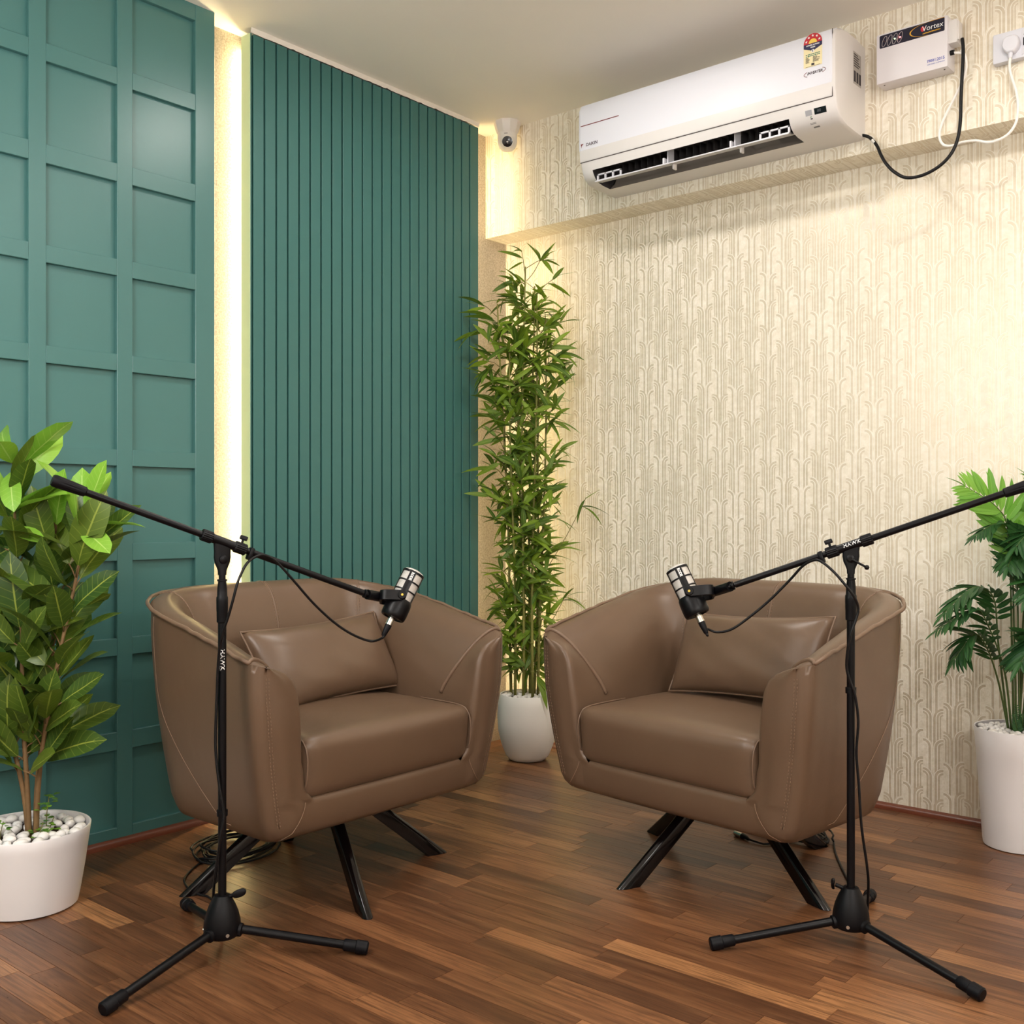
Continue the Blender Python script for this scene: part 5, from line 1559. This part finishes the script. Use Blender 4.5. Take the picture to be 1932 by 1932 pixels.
# ------------------------------------------------------------------ bamboo in the corner
random.seed(77)
bc_ = (-2.706, 3.278)
bb = thing('bamboo_plant', 'tall slender artificial bamboo in a rounded white pot in the corner', 'potted plant', (bc_[0], bc_[1], 0))
pot(bb, [(0.060, 0.0), (0.073, 0.003), (0.088, 0.020), (0.106, 0.065), (0.1185, 0.120), (0.1225, 0.175), (0.119, 0.225), (0.1115, 0.264)], 0.006, M['pot_stone'], 0.246, 0.106)
def bl_(a, b, z): return R3*a + F3*b + Vector((0, 0, z))
canes = [(-0.050, -0.02, -0.070, -0.04, 1.70), (-0.022, -0.03, -0.012, -0.02, 1.99), (0.006, 0.02, 0.024, 0.02, 1.92), (0.020, -0.04, 0.035, -0.03, 1.86),
         (0.048, 0.0, 0.078, 0.0, 1.78), (-0.060, 0.03, -0.115, -0.01, 1.84), (0.030, 0.05, 0.055, 0.05, 1.60), (-0.010, 0.045, -0.040, 0.03, 1.80)]
bdat = [leaf_data(0.086+0.008*k, 0.0228+0.0015*k, 0.10+0.16*k, 0.15, 6, 1.25, 0.6, 0.0, 0.25*(k-1)) for k in range(4)]
bmesh_ = [leaf_mesh('leaf', d, M['bamboo_leaf']) for d in bdat]
items = []
def width_at(z):
    return 0.075 + 0.10*max(0, min(1, (z-0.9)/0.5)) - 0.06*max(0, (z-1.75)/0.3)
for ci, (a0, b0, a1, b1, h) in enumerate(canes):
    P = [bl_(a0 + (a1-a0)*t + 0.006*math.sin(t*6+ci), b0 + (b1-b0)*t + 0.006*math.cos(t*5+ci), 0.245 + (h-0.245)*t) for t in [k/14 for k in range(15)]]
    rr = [0.0062-0.0036*k/14 for k in range(15)]
    mb = MB().tube(P, rr, 8)
    for k in range(1, 14):                                       # swollen nodes
        mb.tube([P[k]-Vector((0,0,0.004)), P[k], P[k]+Vector((0,0,0.004))], [rr[k], rr[k]*1.45, rr[k]], 8, cap=False)
    cane = mb.build('cane', M['cane'], bb, 180)
    tw = MB()
    z = 0.32 + 0.05*random.random()
    while z < h:
        t = (z-0.245)/(h-0.245); i = min(13, int(t*14)); u = t*14-i; p = P[i].lerp(P[i+1], u)
        a = random.uniform(0, 2*PI)
        wz = width_at(z)
        ln = random.uniform(0.03, 0.115)*(0.6 + 0.5*(z > 0.9))
        d = (R3*math.cos(a)*1.15 + F3*math.sin(a)*0.85 + Vector((0, 0, random.uniform(0.5, 1.2)))).normalized()
        e = p + d*ln
        lim = 0.125 if z < 0.95 else 0.20
        if abs(e.dot(R3)) > lim: e -= R3*(e.dot(R3)-math.copysign(lim, e.dot(R3)))
        if e.dot(F3) > 0.10: e -= F3*(e.dot(F3)-0.10)
        if (e - Vector((0,0,e.z))).length < 0.01: e += R3*0.02
        tw.tube([p, p.lerp(e, 0.5)+Vector((0,0,0.006)), e], [0.0016, 0.0013, 0.001], 5)
        for q in range(random.choice([3, 4, 4, 5])):
            aa = a + random.uniform(-1.5, 1.5)
            ld = (R3*math.cos(aa)*1.1 + F3*math.sin(aa)*0.7 + Vector((0, 0, random.uniform(-0.6, 1.5)))).normalized()
            k = random.randrange(4)
            base = p.lerp(e, random.uniform(0.55, 1.0))
            if bc_[0] + (base+ld*0.09).x < X_BACK+0.03 or bc_[1] + (base+ld*0.09).y > Y_WALL-0.03: ld = Vector((-ld.x, -ld.y, ld.z)); 
            if bc_[0] + (base+ld*0.09).x < X_PANEL+0.012 and bc_[1] + (base+ld*0.09).y < 3.27: ld = (ld + Vector((1.2, 0.3, 0))).normalized()
            items.append((leaf_matrix(base, ld, (0, 0, 1) if random.random() < 0.6 else tuple(Vector((0, 0, 0.5)) - F3*random.uniform(0.5, 1.0)), random.uniform(0.75, 1.15), random.uniform(-0.5, 0.5)), k, cane))
        z += random.uniform(0.023, 0.043)*(1.25 if z < 0.6 else (0.85 if z > 1.3 else 1.05))
    tag(tw.build('twigs', M['twig'], cane, 180), kind='stuff')
# drooping top sprays and two stray shoots
for p, e in ((bl_(-0.005, -0.02, 1.93), bl_(0.055, -0.03, 2.02)), (bl_(0.085, 0.0, 0.78), bl_(0.238, -0.01, 1.06)), (bl_(0.07, 0.0, 0.52), bl_(0.150, -0.03, 0.66)), (bl_(-0.06, -0.02, 0.52), bl_(-0.125, -0.05, 0.68))):
    tws = MB().tube(smooth_path([p, p.lerp(e, 0.5)+Vector((0,0,-0.01)), e], 4), 0.0014, 5).build('twig', M['twig'], bb, 180)
    for q in range(5):
        ld = (R3*random.uniform(-0.2, 0.9)*(1 if e.dot(R3) > 0 else -1) + F3*random.uniform(-0.3, 0.2) + Vector((0, 0, random.uniform(-0.2, 0.9)))).normalized()
        k = random.randrange(4)
        items.append((leaf_matrix(p.lerp(e, random.uniform(0.8, 1.0)), ld, (0, 0, 1), random.uniform(0.7, 1.0), random.uniform(-0.4, 0.4)), k, bb))
def nearness(it): return it[0].translation.dot(F3)
items = [it for it in items if leaf_clear(bc_, it[0], bdat[it[1]])]
items.sort(key=nearness)
for Mx, k, par in items[:300]:
    o = link('leaf', bmesh_[k], par); o.matrix_basis = Mx
leaf_stuff('rear_leaves', [(Mx, bdat[k]) for Mx, k, par in items[300:]], M['bamboo_leaf'], bb)
scatter_pebbles(bc_, 0.098, 0.247, 0.0098, 'small white pebble among the stones in the bamboo pot', 'pebbles in the bamboo pot', [(p_[0]*R3.x+p_[1]*F3.x, p_[0]*R3.y+p_[1]*F3.y, 0.012) for p_ in canes], 78, 0.008)

# ------------------------------------------------------------------ palm at the right edge
random.seed(9)
pc_ = (-0.882, 3.383)
pm = thing('palm_plant', 'feathery artificial palm in a tall tapered white pot at the right', 'potted plant', (pc_[0], pc_[1], 0))
pot(pm, [(0.092, 0.0), (0.098, 0.003), (0.1005, 0.02), (0.1080, 0.14), (0.1180, 0.28), (0.1240, 0.352)], 0.004, M['pot'], 0.334, 0.116)
def pl_(a, b, z): return R3*a + F3*b + Vector((0, 0, z))
pdat = [leaf_data(0.10, 0.024, 0.10+0.14*k, 0.2, 6, 1.5, 0.5, 0.0, 0.1*(k-1)) for k in range(3)]
pmesh = [[leaf_mesh('leaflet', d, M[m]) for d in pdat] for m in ('palm_leaf', 'palm_leaf_young')]
# (base offset, arching control points relative to the pot, blade share, leaflet size, young)
fronds = [
    ([pl_(-0.015, 0.0, 0.34), pl_(-0.030, -0.02, 0.62), pl_(-0.045, -0.03, 0.93), pl_(-0.085, -0.04, 1.015), pl_(-0.180, -0.05, 1.075)], 0.34, 1.15, 1),
    ([pl_(-0.012, -0.01, 0.34), pl_(-0.022, -0.02, 0.60), pl_(-0.035, -0.02, 0.92), pl_(-0.080, -0.03, 0.965), pl_(-0.150, -0.05, 0.930)], 0.30, 0.62, 0),
    ([pl_(-0.030, 0.0, 0.34), pl_(-0.065, -0.01, 0.60), pl_(-0.085, -0.02, 0.745), pl_(-0.150, -0.03, 0.775), pl_(-0.240, -0.05, 0.705)], 0.44, 0.74, 0),
    ([pl_(-0.026, -0.01, 0.34), pl_(-0.055, -0.03, 0.52), pl_(-0.110, -0.05, 0.655), pl_(-0.160, -0.06, 0.715), pl_(-0.270, -0.07, 0.655)], 0.46, 0.62, 0),
    ([pl_(-0.034, -0.01, 0.34), pl_(-0.080, -0.04, 0.50), pl_(-0.125, -0.06, 0.605), pl_(-0.165, -0.07, 0.640), pl_(-0.225, -0.08, 0.570)], 0.46, 0.72, 0),
    ([pl_(0.0, 0.0, 0.34), pl_(0.010, -0.02, 0.62), pl_(0.020, -0.05, 0.88), pl_(0.000, -0.08, 0.945), pl_(-0.060, -0.11, 0.900)], 0.40, 0.80, 0),
    ([pl_(0.006, -0.02, 0.34), pl_(0.010, -0.05, 0.52), pl_(0.015, -0.09, 0.625), pl_(-0.010, -0.13, 0.640), pl_(-0.075, -0.17, 0.575)], 0.52, 0.88, 0),
    ([pl_(0.008, 0.0, 0.34), pl_(0.020, -0.03, 0.58), pl_(0.030, -0.06, 0.77), pl_(0.005, -0.10, 0.805), pl_(-0.040, -0.14, 0.760)], 0.44, 0.78, 0),
    ([pl_(0.012, 0.02, 0.34), pl_(0.020, 0.01, 0.70), pl_(0.030, -0.02, 0.98), pl_(0.030, -0.05, 1.07), pl_(0.010, -0.05, 1.10)], 0.36, 0.90, 1),
    ([pl_(0.016, 0.01, 0.34), pl_(0.060, -0.01, 0.60), pl_(0.090, -0.06, 0.86), pl_(0.130, -0.12, 0.93), pl_(0.180, -0.20, 0.88)], 0.42, 0.90, 0),
    ([pl_(0.020, 0.0, 0.34), pl_(0.070, -0.03, 0.52), pl_(0.120, -0.10, 0.66), pl_(0.160, -0.15, 0.70), pl_(0.200, -0.23, 0.62)], 0.45, 0.85, 0),
    ([pl_(-0.006, -0.02, 0.34), pl_(-0.015, -0.03, 0.60), pl_(-0.020, -0.03, 0.84), pl_(-0.035, -0.05, 0.885), pl_(-0.075, -0.09, 0.840)], 0.34, 0.66, 0)]
for ctrl, share, ls, yv in fronds:
    ls = ls*(1.0 if yv else 1.38)
    P = smooth_path(ctrl, 8); n = len(P)
    fr_ = MB().tube(P, [0.0036-0.0026*i/(n-1) for i in range(n)], 6).build('frond', M['palm_stem'], pm, 180)
    L = [0.0]
    for a, b in zip(P, P[1:]): L.append(L[-1]+(b-a).length)
    tot = L[-1]; nl = 17
    for k in range(nl):
        t = 1 - share*(1-k/(nl-1))*0.98
        s = t*tot; i = 0
        while i < n-2 and L[i+1] < s: i += 1
        p = P[i].lerp(P[i+1], (s-L[i])/max(1e-6, L[i+1]-L[i])); tg = (P[min(i+2, n-1)]-P[max(0, i-1)]).normalized()
        up = Vector((0, 0, 1)) - tg*tg.z
        if yv == 1 and ls > 1: up = (Vector((0,0,1))*0.5 - F3 - R3*0.3); up = up - tg*up.dot(tg)
        up.normalize(); sd = tg.cross(up)
        f = math.sin(PI*(0.16+0.74*k/(nl-1)))**0.8
        for sg in (1, -1):
            fan = 0.55 + 0.9*k/(nl-1)
            d = (tg*fan + sd*sg*1.0 + up*random.uniform(-0.12, 0.20) + Vector((0,0,-0.16 if not yv else 0.05))).normalized()
            tipw = Vector((pc_[0], pc_[1], 0)) + p + d*0.1*ls
            dmx = (Y_WALL-0.030-pc_[1]-p.y)/(0.115*ls)
            if d.y > dmx: d.y = dmx; d.normalize(); d.y = min(d.y, dmx); d.normalize()
            o = link('leaflet', pmesh[yv][random.randrange(3)], fr_)
            o.matrix_basis = leaf_matrix(p, d, up, ls*f*random.uniform(0.92, 1.06), random.uniform(-0.2, 0.2))
    o = link('leaflet', pmesh[yv][0], fr_); o.matrix_basis = leaf_matrix(P[-1], (P[-1]-P[-3]), (0, 0, 1), ls*0.6)
# ferny undergrowth at the pot's mouth
fd = leaf_data(0.020, 0.0075, 0.1, 0.1, 3, 1.6, 0.6)
for k in range(9):
    a = -0.9 + 0.24*k + random.uniform(-0.1, 0.1); r0 = random.uniform(0.02, 0.06)
    b = R3*(-0.02 + 0.02*k*0.5) + F3*(-0.02-r0*0.4) + Vector((0, 0, 0.335))
    e = b + R3*math.sin(a)*0.03 + F3*(-0.02) + Vector((0, 0, random.uniform(0.06, 0.10)))
    its = []
    for j in range(12):
        t = 0.2+0.8*j/11; p = b.lerp(e, t)
        for sg in (1, -1):
            its.append((leaf_matrix(p, (R3*sg*0.8 + Vector((0, 0, 0.45)) + F3*random.uniform(-0.3, 0.1)), tuple(-F3), 1.15-0.7*t), fd))
    fo = MB().tube([b, e], 0.0012, 5).build('fern_sprig', M['palm_stem'], pm, 180)
    leaf_stuff('fern_leaflets', its, M['palm_leaf'], fo)
scatter_pebbles(pc_, 0.108, 0.335, 0.0098, 'small white pebble among the stones in the palm pot', 'pebbles in the palm pot', [(0, 0, 0.03)], 84, 0.008)
